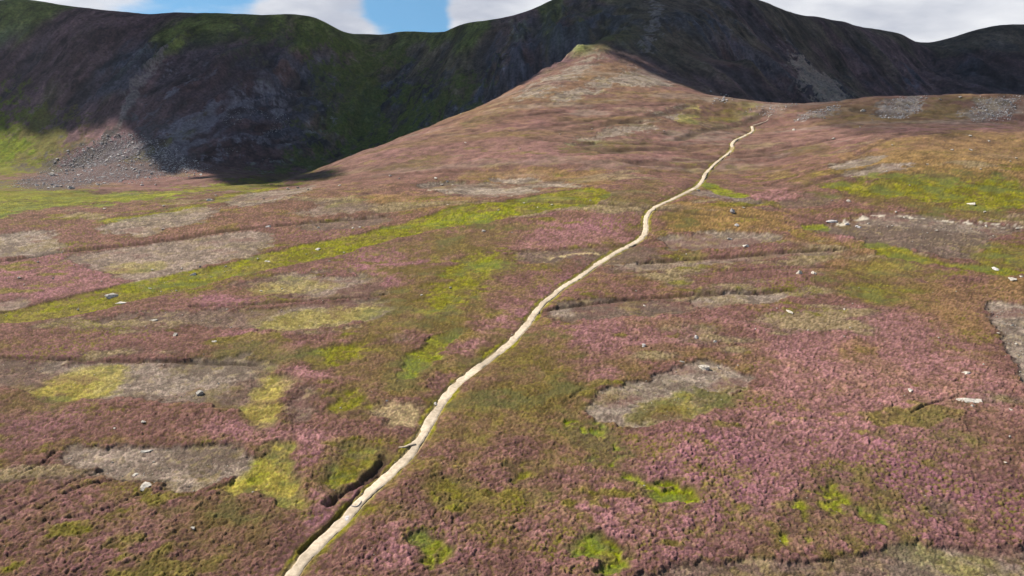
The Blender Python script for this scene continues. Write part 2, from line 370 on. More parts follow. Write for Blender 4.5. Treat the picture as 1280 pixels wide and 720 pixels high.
GRASS = [
 ('grass', [(-60,400),(0,393),(60,376),(120,362),(200,345),(280,330),(330,316),(390,303),(440,295),(490,281),(520,272),(560,263),(600,257),(650,250),(700,240),(756,237),(764,248),(745,260),(700,263),(650,272),(600,280),(560,284),(520,292),(470,305),(420,320),(370,330),(300,343),(240,360),(170,376),(110,393),(50,403),(0,402),(-60,410)], .35, .6, .35, 1.0, .35),
 ('vivid', [(520,285),(545,273),(590,268),(640,262),(640,268),(590,277),(550,283)], 3, 3, 2, .6, .2),
 ('vivid', [(498,474),(520,432),(545,420),(578,420),(562,440),(532,464),(506,478)], .6, 1, 1, .8, .3),
 ('olive', [(540,395),(580,385),(575,425),(520,425)], 2, 2, 2, .7, .4),
 ('grass', [(372,456),(400,436),(440,430),(472,440),(465,456),(430,462),(400,470)], 1.5, 2, 1.5, .9, .5),
 ('grass', [(405,502),(430,486),(472,494),(468,512),(430,530),(405,522)], 1.5, 2, 1.5, .9, .5),
 ('grass', [(556,332),(600,318),(645,318),(640,345),(600,362),(572,388),(540,395),(528,378)], 2, 2, 2, .85, .4),
 ('vivid', [(590,330),(615,325),(625,340),(600,343)], 1.5, 1.5, 1, .7, .2),
 ('grass', [(400,610),(425,575),(430,556),(480,568),(520,560),(505,572),(470,585),(430,612)], 1.2, 1, 1, .8, .4),
 ('yellow', [(300,596),(335,560),(372,556),(362,580),(378,615),(388,646),(352,640),(335,615),(290,622),(236,628),(258,610)], .8, 1.2, 1, .9, .35),
 ('vivid', [(298,600),(318,572),(345,575),(335,600),(310,612)], 1, 1, 1, .6, .4),
 ('vivid', [(700,520),(728,535),(765,548),(772,578),(800,598),(862,615),(864,632),(820,626),(780,602),(745,592),(720,556)], 1.6, 2.0, 1.8, 1.0, .7),
 ('vivid', [(703,702),(738,664),(762,674),(792,690),(798,724),(760,724),(740,704)], .9, 1.2, 1.2, 1.0, .35),
 ('vivid', [(522,690),(530,670),(562,672),(568,692),(560,724),(522,724)], 1.0, 1.4, 1.2, .85, .6),
 ('vivid', [(975,650),(1015,622),(1040,608),(1068,640),(1060,662),(1020,680),(990,690)], 1.5, 2, 2, .8, .85),
 ('grass', [(1085,555),(1110,510),(1120,520),(1105,540)], 1, 1, 1, .6, .6),
 ('grass', [(630,575),(665,555),(690,590),(655,620),(632,605)], 1.5, 2, 1.5, .8, .6),
 ('grass', [(540,600),(570,605),(600,625),(570,640),(545,630)], 2, 2, 1.5, .6, .6),
 ('grass', [(1028,236),(1080,222),(1140,219),(1185,232),(1290,224),(1290,262),(1215,264),(1160,249),(1100,249),(1050,246)], 2, 3, 2, .9, .3),
 ('vivid', [(868,228),(890,230),(922,241),(942,246),(925,251),(893,243)], .5, .6, .5, .9, 0),
 ('yellow', [(1060,333),(1120,322),(1165,330),(1150,342),(1095,347)], 3, 3, 2, .45, .3),
 ('grass', [(1065,352),(1110,350),(1150,365),(1130,375),(1075,370)], 3, 3, 2, .5, .4),
 ('grass', [(1080,304),(1180,326),(1240,335),(1290,340),(1290,348),(1200,337),(1100,322)], .8, 1, 1, .9, .1),
 ('grass', [(1200,318),(1240,306),(1300,288),(1300,338),(1230,334)], 2, 3, 2, .6, .4),
 ('vivid', [(995,282),(1040,282),(1030,290),(1000,288)], .6, 1, .6, .8, .1),
 ('yellow', [(846,156),(852,138),(870,128),(880,132),(862,152),(856,162)], 1, 1, 1, .7, .2),
 ('grass', [(900,130),(950,126),(925,148),(880,150)], 2, 2, 1, .5, .3),
 ('grass', [(830,505),(850,485),(866,495),(862,520),(880,515),(920,492),(950,472),(952,482),(900,512),(850,532),(800,535)], 1, 1, 1, .6, .3),
 ('olive', [(800,535),(780,515),(850,495),(930,478),(935,490),(862,528)], 1.5, 1.5, 1.5, .75, .3),
 ('olive', [(735,508),(755,490),(790,488),(770,520)], 1.5, 1.5, 1.5, .5, .5),
 ('yellow', [(304,515),(325,470),(345,462),(368,480),(362,505),(345,534),(310,528)], 1.2, 1.5, 1, .75, .4),
 ('yellow', [(40,498),(75,460),(160,455),(155,478),(112,503),(70,500)], 1.5, 1.5, 1.5, .8, .2),
 ('yellow', [(320,414),(350,397),(400,383),(480,381),(470,392),(420,410),(360,416)], 1.5, 1.5, 1.5, .65, .35),
 ('yellow', [(275,368),(330,350),(390,346),(440,355),(370,366),(310,370)], 1.5, 1.5, 1.5, .5, .4),
 ('yellow', [(112,342),(150,326),(200,325),(200,335),(150,342)], 1.5, 1.5, 1.5, .55, .3),
 ('vivid', [(730,125),(770,118),(830,115),(800,122)], 3, 3, 2, .2, .5),
 ('grass', [(752,48),(775,42),(800,36),(830,38),(800,45),(770,52)], 2, 2, 2, .8, .1),
 ('yellow', [(850,318),(880,312),(890,322),(860,330)], 1, 1, 1, .5, .3),
 ('grass', [(700,180),(780,172),(820,175),(780,184),(720,188)], 2, 3, 2, .4, .4),
 ('vivid', [(1100,690),(1150,683),(1180,690),(1140,700)], 1, 1, 1, .3, .4),
 ('grass', [(1180,700),(1240,690),(1250,720),(1190,720)], 1, 1, 1, .5, .6),
 ('grass', [(390,262),(430,250),(470,250)], 1, 1, 1, .4, .2),
]
for k, p, s, a, f, o, sp in GRASS: lay(k, p, s, a, f, o, sp=sp)

# ---- the worn footpath
PATH = [(352,745),(362,724),(376,700),(397,680),(425,655),(440,638),(460,618),(485,595),(510,572),(525,550),(540,522),(553,500),(568,482),(590,465),(612,450),(640,428),(658,408),(668,392),(685,375),(705,357),(730,342),(760,322),(790,305),(803,297),(808,288),(806,275),(815,263),(835,252),(862,240),(878,230),(882,215),(895,203),(912,190),(916,185),(914,181),(919,177),(930,170),(942,164),(940,158)]
def world_line(pix, step):
    pts = smooth_poly(pix, False); wx, wy = hit(pts[:, 0], pts[:, 1])
    p = np.c_[wx, wy]; s = np.r_[0, np.cumsum(np.hypot(*np.diff(p, axis=0).T))]
    t = np.arange(0, s[-1], step); q = np.c_[np.interp(t, s, p[:, 0]), np.interp(t, s, p[:, 1])]
    return q
path_xy = world_line(PATH, 0.4)
# soften kinks
for _ in range(6): path_xy[1:-1] = (path_xy[:-2]+2*path_xy[1:-1]+path_xy[2:])/4
coarse = path_xy[::6]
dpath = np.full(X.size, 1e3)
m = np.nonzero((X > coarse[:, 0].min()-12) & (X < coarse[:, 0].max()+12) & (Y > coarse[:, 1].min()-12) & (Y < coarse[:, 1].max()+12))[0]
# only vertices near the line
lx = np.interp(Y[m], coarse[:, 1], coarse[:, 0]); m = m[np.abs(X[m]-lx) < 25]
dpath[m] = sdist(coarse, X[m], Y[m], False)
PW = 0.84
verge = 1-sst(PW+0.1, PW+0.9, dpath+W2*0.9-0.2)
col = mix(col, COL['grass']*0.95+COL['olive']*0.3, verge*sst(-0.3, 0.3, n2+0.25)*0.9)
green = np.maximum(green, verge*0.8); soil = np.maximum(soil, verge); purp *= (1-verge)
onpath = 1-sst(PW-0.1, PW+0.35, dpath)

# ---- erosion lines, ditches and burn edges, cut in and painted with their shade
gul = np.zeros(X.size, F32)
LINES = [([(0,327),(60,319),(120,311),(200,303),(260,293),(330,285),(400,276),(480,268)], 1.0, .8),
 ([(480,262),(560,257),(640,252),(720,256),(800,262),(900,272),(960,276)], 1.0, .6),
 ([(-20,448),(80,452),(200,454),(320,458)], .8, .5),
 ([(240,383),(300,382),(360,378),(480,368)], .8, .6),
 ([(800,330),(900,320),(1000,315),(1062,312)], .9, .6),
 ([(670,393),(760,377),(850,371),(992,362)], .9, .6),
 ([(640,318),(760,312),(830,300)], .9, .4),
 ([(960,232),(1010,214),(1060,199),(1100,180),(1130,168)], 1.0, .5),
 ([(930,262),(990,240),(1050,218),(1100,206)], .9, .4),
 ([(700,352),(760,342),(880,340)], .4, .2),
 ([(900,338),(1000,335),(1060,335),(1080,345),(1110,350)], .7, .4),
 ([(1010,350),(1040,362),(1090,372)], .6, .3),
 ([(965,257),(1000,272),(1040,282)], .8, .5),
 ([(30,596),(60,580),(68,568)], .5, .35), ([(0,660),(60,620),(130,590)], .5, .25), ([(50,640),(90,615),(150,600),(205,606)], .5, .3),
 ([(60,655),(130,645),(180,620),(240,610)], .4, .2),
 ([(1140,520),(1170,505),(1200,500)], .6, .35), ([(730,490),(700,510),(720,500)], .5, .2),
 ([(700,165),(800,150),(860,132)], 1.5, .6), ([(640,165),(720,155),(800,140)], 1.2, .5), ([(640,215),(560,218),(500,218),(420,228)], 1.0, .4),
 ([(960,140),(940,152),(900,160),(850,175)], 1.4, .7), ([(760,208),(860,203),(900,198)], 1.2, .4), ([(720,190),(840,188)], 1.0, .3), ([(780,180),(880,172),(940,166)], 1.0, .3)]
for p, wd, dp in LINES: gul = np.maximum(gul, line(p, wd, wd*0.8, .5)*dp)
bank = line([(412,632),(424,622),(434,615),(452,604),(466,592),(480,576)], 1.4, .9, .9)
bank2 = line([(375,690),(388,678),(410,658),(432,635),(450,615)], .45, .3, .3)

cenm = patch([(380,420),(480,330),(640,310),(690,440),(740,540),(860,640),(700,700),(520,720),(400,600)], 14, 8, 4)
# ---- relief in detail
mtn = sst(0.27, 0.42, slope)*sst(560, 660, Y+0.15*np.abs(X))
mtn = np.maximum(mtn, sst(640, 720, Y))
mtn = np.where((X > 60) & (Y < 640), 0, mtn) if False else mtn
heather = np.clip(1-soil, 0, 1)
far = np.clip(Y/200, 1, 4)
near = 1-sst(260, 520, Y)
z = z0+fbm(X, Y, 60, 301, 3)*1.3*sst(60, 200, Y)+fbm(X, Y, 16, 331, 3)*0.45+fbm(X, Y, 4.5, 351, 2)*0.14
wa = fbm(X, Y, 1.1, 27, 2); wb = fbm(X, Y, 1.1, 29, 2)
fold = ridged(X*0.45+Y*0.25, Y-0.15*X, 42, 371, 3); fo = sst(0.80, 0.95, fold)*sst(240, 340, Y)*(1-sst(560, 640, Y))
z += (fbm(X*0.5, Y, 34, 361, 2)*1.3-1.6*fo)*sst(240, 340, Y)*(1-sst(470, 560, Y))
f1, id1 = cells(X+W2*0.4+wa*0.35, Y+wb*0.28, 0.60, 11)
f2, id2 = cells(X+wb*0.15, Y+wa*0.15, 0.34, 41)
f3, id3 = cells(X+W2*0.8+wa*0.6, Y+wb*0.8, 2.2, 71)
dome = np.clip(1-f1*f1*1.5, 0, 1)*(0.35+0.9*id1); dome2 = np.clip(1-f2*f2*1.5, 0, 1)*(0.3+0.9*id2); dome3 = np.clip(1-f3*f3*1.3, 0, 1)*(0.3+0.9*id3)
lf = (1-sst(220, 520, Y))
tall = 0.75+0.35*n2; lh = 1-0.75*sst(95, 230, Y+0.25*np.abs(X-60))
z += heather*(1-0.7*(1-sst(1.2, 5, dpath)))*(0.50*tall+0.16*dome2*lf+0.33*dome*lf*tall*lh+0.22*dome3*lh+0.14*n3*lh)
z += (1-heather)*(1-onpath)*(dome2*0.14+dome*0.10+0.08*n3)*lf
z += fbm(X, Y, 5.5, 621, 2)*0.45*sst(220, 360, Y)*(1-mtn)
z -= gul*1.1+bank*(0.95+0.35*n3)+bank2*0.4
z -= onpath*0.16*(1-mtn)+verge*0.05
# crags
xr = X+fbm(X, Y, 80, 401, 3)*22
gullyn = ridged(xr, Y*0.28, 52, 411, 4)
crag = ridged(X+fbm(X, Y, 30, 431, 3)*10, Y*0.5, 24, 433, 4)
skew = -0.45+0.9*sst(-200, 200, X)
xr = xr+skew*(Y-700)
gullyn = ridged(xr, Y*0.22, 46, 411, 4)
crag = ridged(xr+fbm(X, Y, 30, 431, 3)*8, Y*0.5, 20, 433, 4)
rockm = sst(0.10, 0.45, fbm(xr*1.0, Y*0.8, 70, 451, 4)+0.30*sst(0.45, 0.7, slope)-0.08)*sst(690, 760, Y)
crx = np.array([(P(*t)[0], P(*t)[1]) for t in crest])
cm = np.nonzero(Y > 780)[0]; dcr = np.full(X.size, 999.0); dcr[cm] = sdist(crx, X[cm], Y[cm], False)
amp = mtn*sst(0.22, 0.55, slope)*sst(8, 75, dcr)
litc = 1-sst(-330, -290, X)*0-0.65*(1-sst(-40, 10, z0))*(1-sst(-260, -180, X))
z += amp*litc*((gullyn-0.55)*19+(crag-0.5)*9*(0.35+rockm)+fbm(X, Y, 6, 461, 3)*1.4)
z += mtn*rockm*amp*(np.abs(((z/7.0+0.6*n2) % 1)-0.5)*3.0)

# ---- fine colour of the moor
str2 = fbm(X*0.22+Y*0.1, Y*1.0, 16, 197, 4, 0.65)
mot = fbm(X*0.7, Y, 7, 199, 4, 0.7)
pk = np.clip(purp*(0.95+0.5*n2)+0.30*sst(-0.05, 0.45, n1*0.7+0.5*mot)*(1-purp), 0, 1)*heather
pcol = mix(np.tile(COL['pink'], (X.size, 1)), COL['purple'], sst(-0.1, 0.4, n1*0.5+mot*0.6+0.25*(1-sst(20, 45, X)))*0.45)
pw_ = (pk*(1-green)*0.95)[:, None]; base = col*(1-pw_)+pcol*pw_
hw = heather*(1-green)
base = mix(base, COL['olive'], hw*sst(0.05, 0.45, -n1*0.4+mot*0.7+n3*0.25)*0.60*(1-0.55*purp))
base = mix(base, COL['tan']*0.8, hw*sst(0.05, 0.5, n4+0.4*n2)*0.18*(1-purp))
base = mix(base, np.array((0.075, 0.042, 0.040), F32), hw*sst(0.1, 0.5, -mot*0.6+n1*0.5)*0.5*(1-0.5*purp))
sml = fbm(X*0.45, Y, 20, 211, 4, 0.65); sm2 = fbm(X*0.5+9, Y, 11, 213, 4, 0.7)
base = mix(base, COL['dburn'], hw*sst(0.28, 0.45, sml)*0.7)
base = mix(base, COL['straw']*0.75, hw*sst(0.36, 0.5, sml+0.15*n3)*0.6)
base = mix(base, COL['grass']*0.85, hw*sst(0.30, 0.48, sm2+0.2*n3)*(X > -260)*0.65)
base = mix(base, COL['olive']*1.15, hw*cenm*sst(-0.25, 0.3, mot+0.2*n3)*0.55)
base = mix(base, COL['grass']*0.95, hw*cenm*sst(0.12, 0.42, sm2*0.6+n2*0.5+0.15*n3)*0.75)
br_ = patch([(960,640),(1000,600),(1110,590),(1130,660),(1040,700),(880,690)], 10, 6, 3)
base = mix(base, COL['grass'], hw*br_*sst(0.05, 0.3, n3*0.7+mot*0.4)*0.8)
vary = (0.60+0.8*id1)*(0.76+0.48*id2)*(0.82+0.36*id3)
vary = 1+(vary-1)*(0.45+0.55*lf)
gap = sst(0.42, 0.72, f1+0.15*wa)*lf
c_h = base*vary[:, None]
c_h = mix(c_h, np.array((0.075, 0.054, 0.020), F32), gap*heather*0.55)  # olive brown between clumps, darkened as painted shade in the gaps
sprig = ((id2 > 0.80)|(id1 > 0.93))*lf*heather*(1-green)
c_h = mix(c_h, COL['grass']*0.85, (sprig*0.6*sst(0.0, 0.4, n1*0.5+mot)).astype(F32))
# burnt ground: ashy stems, moss, regrowing heather and bare peat
fl = fbm(X, Y, 1.6, 501, 3, 0.75)
bareness = soil*(1-green)*(1-verge)
c_h = mix(c_h, COL['dburn']*0.85, bareness*sst(-0.05, 0.35, fl*0.6+mot*0.8)*0.8)
c_h = mix(c_h, COL['heath']*0.9, bareness*sst(0.06, 0.34, str2*0.7-mot*0.6)*0.75)
c_h = mix(c_h, COL['straw'], bareness*sst(0.15, 0.5, -fl*0.8+n3*0.3)*0.35)
c_h = mix(c_h, COL['olive']*1.1, bareness*sst(0.1, 0.45, n2*0.8-0.3*fl)*0.4)
# grass: darker rush, pale tussocks, brown mossy flecks
g = green*(1-verge)
c_h = mix(c_h, COL['olive']*0.75, g*sst(0.0, 0.45, fl*0.6+0.6*n2)*0.6)
c_h = mix(c_h, COL['rush'], g*sst(0.05, 0.4, mot-0.3*n1)*0.55)
c_h = mix(c_h, COL['yellow'], g*sst(0.1, 0.5, -n2*0.5-fl*0.7)*0.5)
c_h = mix(c_h, COL['heath'], g*sst(0.25, 0.5, -mot*0.8+n3*0.4)*0.5)
# contour-wise streaks on the far moor
fs = sst(230, 420, Y)*(1-mtn)
c_h = mix(c_h, np.array((0.138, 0.090, 0.070), F32), fs*(1-soil)*0.55)
c_h = mix(c_h, COL['olive'], fs*sst(0.0, 0.5, stripe*0.7+str2*0.4)*0.5)
c_h = mix(c_h, COL['pink']*0.9, fs*sst(0.05, 0.5, -stripe*0.8+0.3*n3)*0.25*(1-green)*(1-soil))
c_h = mix(c_h, COL['heath']*0.75, fs*sst(0.0, 0.4, str2)*0.6)
c_h = mix(c_h, np.array((0.062, 0.042, 0.036), F32), fo*0.55)
c_h = mix(c_h, COL['burn'], fs*sst(0.25, 0.55, fbm(X*0.4, Y*1.2, 22, 521, 4, .6))*0.40*(1-green))
tus = fbm(X, Y, 4.5, 611, 3, 0.7); c_h = c_h*(1+0.55*np.clip(tus, -.7, .7)*sst(170, 300, Y))[:, None]
fl_g = fs*green*(X < -60)
c_h = mix(c_h, COL['tan']*0.75, fl_g*sst(0.0, 0.4, -str2)*0.7)
c_h = mix(c_h, COL['vivid'], fl_g*sst(0.1, 0.5, stripe)*0.4)
# brink of the tall heather: dark woody stems, with the step's shadow painted in
brink = np.clip(1-np.abs(soil-0.35)/0.35, 0, 1)*(1-green*0.4)*(1-verge)*(np.abs(soil-0.35) > 0.005)
c_h = mix(c_h, np.array((0.045, 0.030, 0.024), F32), brink*0.45*(1-sst(400, 520, Y)))
pale = line([(1045,283),(1070,276),(1110,271),(1160,275),(1230,280),(1270,283)], 1.0, .5, .9)
c_h = mix(c_h, np.array((.5,.45,.38), F32), pale*sst(-0.2, 0.2, n3)*0.8)
pale2 = line([(745,320),(700,322),(680,330)], .8, .5, .9)
c_h = mix(c_h, COL['straw']*1.3, pale2*sst(-0.1, 0.2, n3)*0.8)
c_h = mix(c_h, np.array((0.05, 0.035, 0.025), F32), np.clip(gul*1.3+bank+bank2*0.7, 0, 1)*0.75)  # dark peat, plus shade of cuts, banks and burn edges put into the colour
c_h = mix(c_h, COL['straw'], onpath)
# mountains
ng = fbm(xr, Y*0.5, 90, 541, 4, .55)
mg = np.tile(np.array((0.105, 0.066, 0.066), F32), (X.size, 1))          # dark heather
topz = sst(25, 75, z0)
grn = np.array((0.095, 0.112, 0.034), F32)
mg = mix(mg, grn, np.clip(sst(0.0, 0.45, ng+0.45*topz-0.15+(gullyn-0.55)*0.9)+0.4*sst(-290, -180, X)*(1-sst(-60, 20, X))*sst(700, 780, Y), 0, 1)*0.85*(1-0.7*sst(20, 170, X)))
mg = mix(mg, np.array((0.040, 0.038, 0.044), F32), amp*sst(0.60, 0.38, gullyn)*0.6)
mg = mix(mg, np.array((0.052, 0.057, 0.073), F32), np.clip(rockm*sst(0.45, 0.68, crag), 0, 1)*amp*0.75)
mg = mix(mg, np.array((0.15, 0.14, 0.16), F32), np.clip(rockm*sst(0.3, 0.55, fbm(X, Y, 9, 577, 3, .7)), 0, 1)*amp*0.5)
strk = fbm(xr, Y*0.5, 9, 583, 4, .75); blot = fbm(xr*0.8, Y*0.4, 34, 587, 4, .6)
mg = mg*(1+0.9*np.clip(strk*1.3, -.75, 1)*mtn)[:, None]*(1+0.5*np.clip(blot, -.7, .7))[:, None]
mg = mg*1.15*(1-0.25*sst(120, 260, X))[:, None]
def mlay(c, pix, soft, amp_, fine, op):
    global mg
    wgt = patch(pix, soft, amp_, fine)*op
    mg = mix(mg, np.array(c, F32), wgt)
mlay((0.25, .21, .20), [(213,64),(203,82),(186,104),(170,128),(152,160),(147,162),(154,138),(163,118),(181,96),(203,70)], 1.5, .8, .8, .85)
mlay((.22,.19,.18), [(150,128),(160,124),(170,132),(158,140)], 2, 3, 2, .5)
mlay((.34,.26,.21), [(985,66),(1000,74),(1030,98),(1072,132),(1040,134),(1012,118),(995,92)], 3, 3, 3, .8)
mlay((.15,.12,.12), [(880,42),(920,62),(960,84),(1000,108),(960,92),(915,68)], 3, 3, 3, .5)
mlay((.26,.22,.21), [(815,-10),(826,25),(815,45),(808,60),(812,70),(804,60),(808,42),(818,22),(810,-10)], 2, 2, 2, .6)
mlay((.095,.118,.030), [(370,60),(420,110),(400,190),(470,190),(520,150),(480,100),(450,60)], 20, 20, 8, .7)
mlay((.092,.112,.030), [(290,40),(400,35),(430,60),(350,60)], 14, 10, 8, .7)
mlay((.080,.060,.064), [(200,150),(250,60),(350,80),(370,150),(340,200),(240,210)], 30, 25, 12, .6)
mlay((.095,.115,.034), [(330,222),(420,185),(500,140),(570,105),(600,115),(540,150),(470,185),(400,208)], 10, 12, 8, .7)
wq = patch([(185,205),(200,150),(230,120),(270,110),(320,120),(370,140),(375,180),(320,190),(270,195),(220,215)], 12, 14, 8)*sst(0.0, 0.3, fbm(xr*0.8, Y*0.5, 24, 593, 4, .7))
mg = mix(mg, np.array((.26, .24, .27), F32), wq*0.6)
wq = sst(0.12, 0.4, fbm(xr, Y*0.4, 30, 597, 4, .7))*sst(25, 70, z0)
mg = mix(mg, np.array((.10, .11, .15), F32), wq*amp*0.35)
mlay((.130, .155, .024), [(-300,110),(-100,115),(0,125),(25,140),(60,150),(80,160),(90,172),(80,185),(65,205),(45,222),(0,222),(-300,218)], 14, 5, 5, .9)
mlay((.13,.10,.05), [(25,155),(60,158),(130,168),(110,195),(70,205),(45,190)], 10, 10, 6, .7)
mlay((.088,.076,.080), [(15,230),(55,216),(85,197),(115,182),(150,168),(182,178),(205,200),(238,214),(170,226),(100,236),(40,236)], 4, 8, 5, .75)
bf = patch([(15,230),(55,216),(85,197),(115,182),(150,168),(182,178),(205,200),(238,214),(170,226),(100,236),(40,236)], 4, 8, 5)
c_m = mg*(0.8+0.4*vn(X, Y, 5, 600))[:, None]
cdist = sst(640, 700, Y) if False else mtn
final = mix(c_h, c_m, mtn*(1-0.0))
final = mix(final, np.array((.080,.060,.060), F32), bf*(1-mtn)*0.85)
lum = (final@np.array((.3, .55, .15), F32))[:, None]; final = lum+(final-lum)*(1.20-0.0*mtn[:, None])
final = np.clip(final, 0.004, 0.8)

# ------------------------------------------------------------------ materials
def newmat(name):
    m = bpy.data.materials.new(name); m.use_nodes = True
    return m, m.node_tree.nodes, m.node_tree.links, m.node_tree.nodes['Principled BSDF']
def covermat(name, fscale, famt, bscale, bstr, rough=0.95, spec=0.1, sheen=0.0):
    m, N, L, B = newmat(name)
    at = N.new('ShaderNodeAttribute'); at.attribute_name = 'cover'
    geo = N.new('ShaderNodeNewGeometry')
    def noise(sc, det=4, r=0.65):
        t = N.new('ShaderNodeTexNoise'); t.inputs['Scale'].default_value = sc; t.inputs['Detail'].default_value = det; t.inputs['Roughness'].default_value = r
        L.new(geo.outputs['Position'], t.inputs['Vector']); return t
    t = noise(fscale)
    mr = N.new('ShaderNodeMapRange'); mr.inputs[1].default_value = 0.3; mr.inputs[2].default_value = 0.7; mr.inputs[3].default_value = 1-famt; mr.inputs[4].default_value = 1+famt
    L.new(t.outputs['Fac'], mr.inputs[0])
    vm = N.new('ShaderNodeVectorMath'); vm.operation = 'SCALE'; L.new(at.outputs['Color'], vm.inputs[0]); L.new(mr.outputs[0], vm.inputs['Scale'])
    t3 = noise(fscale*0.37, 3)
    hs = N.new('ShaderNodeHueSaturation'); L.new(vm.outputs[0], hs.inputs['Color'])
    mh = N.new('ShaderNodeMapRange'); mh.inputs[1].default_value = 0.3; mh.inputs[2].default_value = 0.7; mh.inputs[3].default_value = 0.48; mh.inputs[4].default_value = 0.52
    L.new(t3.outputs['Fac'], mh.inputs[0]); L.new(mh.outputs[0], hs.inputs['Hue'])
    L.new(hs.outputs[0], B.inputs['Base Color'])
    b = N.new('ShaderNodeBump'); b.inputs['Strength'].default_value = bstr; b.inputs['Distance'].default_value = 0.12
    t2 = noise(bscale, 5, 0.7); L.new(t2.outputs['Fac'], b.inputs['Height']); L.new(b.outputs[0], B.inputs['Normal'])
    B.inputs['Roughness'].default_value = rough; B.inputs['Specular IOR Level'].default_value = spec
    return m
M_heather = covermat('heather_cover', 7, 0.35, 9, 0.9)
M_grass = covermat('grass_cover', 6, 0.30, 10, 0.8)
M_ground = covermat('burnt_ground_cover', 5, 0.40, 7, 0.8)
M_mtn = covermat('mountain_cover', 0.35, 0.45, 0.9, 1.0); 
for nd in M_mtn.node_tree.nodes:
    if nd.type == 'BUMP': nd.inputs['Distance'].default_value = 1.2

def tag(o, label=None, cat=None, group=None, kind=None):
    if label: o['label'] = label
    if cat: o['category'] = cat
    if group: o['group'] = group
    if kind: o['kind'] = kind
    return o
COLL = bpy.context.scene.collection
def mesh_np(name, V, Fq, mat, cols=None, smooth=True):
    me = bpy.data.meshes.new(name)
    V = np.ascontiguousarray(V, F32); Fq = np.ascontiguousarray(Fq, np.int32); k = Fq.shape[1]
    me.vertices.add(len(V)); me.vertices.foreach_set('co', V.ravel())
    me.loops.add(Fq.size); me.loops.foreach_set('vertex_index', Fq.ravel())
    me.polygons.add(len(Fq)); me.polygons.foreach_set('loop_start', np.arange(0, Fq.size, k, dtype=np.int32))
    me.update(calc_edges=True)
    me.polygons.foreach_set('use_smooth', np.full(len(Fq), smooth))
    if cols is not None:
        a = me.color_attributes.new('cover', 'FLOAT_COLOR', 'POINT')
        a.data.foreach_set('color', np.c_[cols, np.ones(len(cols))].astype(F32).ravel())
    me.materials.append(mat); me.update()
    o = bpy.data.objects.new(name, me); COLL.objects.link(o)
    return o
idx = np.arange(NR*NC).reshape(NR, NC)
Fq = np.stack([idx[:-1, :-1], idx[:-1, 1:], idx[1:, 1:], idx[1:, :-1]], -1).reshape(-1, 4)
V = np.c_[X, Y, z].astype(F32)
gsm = green*(1-mtn); 
cls = np.where(mtn > 0.5, 3, np.where((gsm > 0.5) & (soil > 0.25), 2, np.where(soil > 0.55, 0, 1)))
cls = np.where(onpath > 0.5, 0, cls)
fc = cls[Fq[:, 0]]
def sub(k, name, mat):
    f = Fq[fc == k]
    u, inv = np.unique(f, return_inverse=True)
    return mesh_np(name, V[u], inv.reshape(-1, 4), mat, final[u])
tag(sub(0, 'ground', M_ground), kind='structure')
tag(sub(1, 'heather', M_heather), 'purple and brown flowering heather covering the moor', 'heather', kind='stuff')
tag(sub(2, 'grass', M_grass), 'bright green and yellow moor grass in strips between the heather', 'grass', kind='stuff')
tag(sub(3, 'mountains', M_mtn), kind='structure')

# outer land, coarse, continuing the same relief out of sight
ox = np.arange(-4000, 4001, 80.0); oy = np.arange(-3000, 5001, 80.0)
OX, OY = np.meshgrid(ox, oy); ohz = bsp(np.clip(OX, -1450, 1450).ravel(), np.clip(OY, -350, 1650).ravel())-6
ohz = ohz.reshape(OX.shape)
oi = np.arange(OX.size).reshape(OX.shape)
of = np.stack([oi[:-1, :-1], oi[:-1, 1:], oi[1:, 1:], oi[1:, :-1]], -1).reshape(-1, 4)
cx = OX.ravel()[of].mean(1); cy = OY.ravel()[of].mean(1)
ins = (cy > 170) & (cy < 1560) & (np.abs(cx) < 1.25*cy-90)
of = of[~ins]
oc = np.tile(COL['heath'], (OX.size, 1))
tag(mesh_np('moorland', np.c_[OX.ravel(), OY.ravel(), ohz.ravel()], of, M_heather, oc), kind='structure')

def ground_z(x, y):
    x = np.atleast_1d(x); y = np.atleast_1d(y)
    j = np.clip(np.searchsorted(ys, y)-1, 0, NR-2); i = np.clip(np.searchsorted(us, x/y)-1, 0, NC-2)
    zz = z.reshape(NR, NC)
    fy = (y-ys[j])/(ys[j+1]-ys[j]); fx = (x/y-us[i])/(us[i+1]-us[i])
    return (zz[j, i]*(1-fx)+zz[j, i+1]*fx)*(1-fy)+(zz[j+1, i]*(1-fx)+zz[j+1, i+1]*fx)*fy

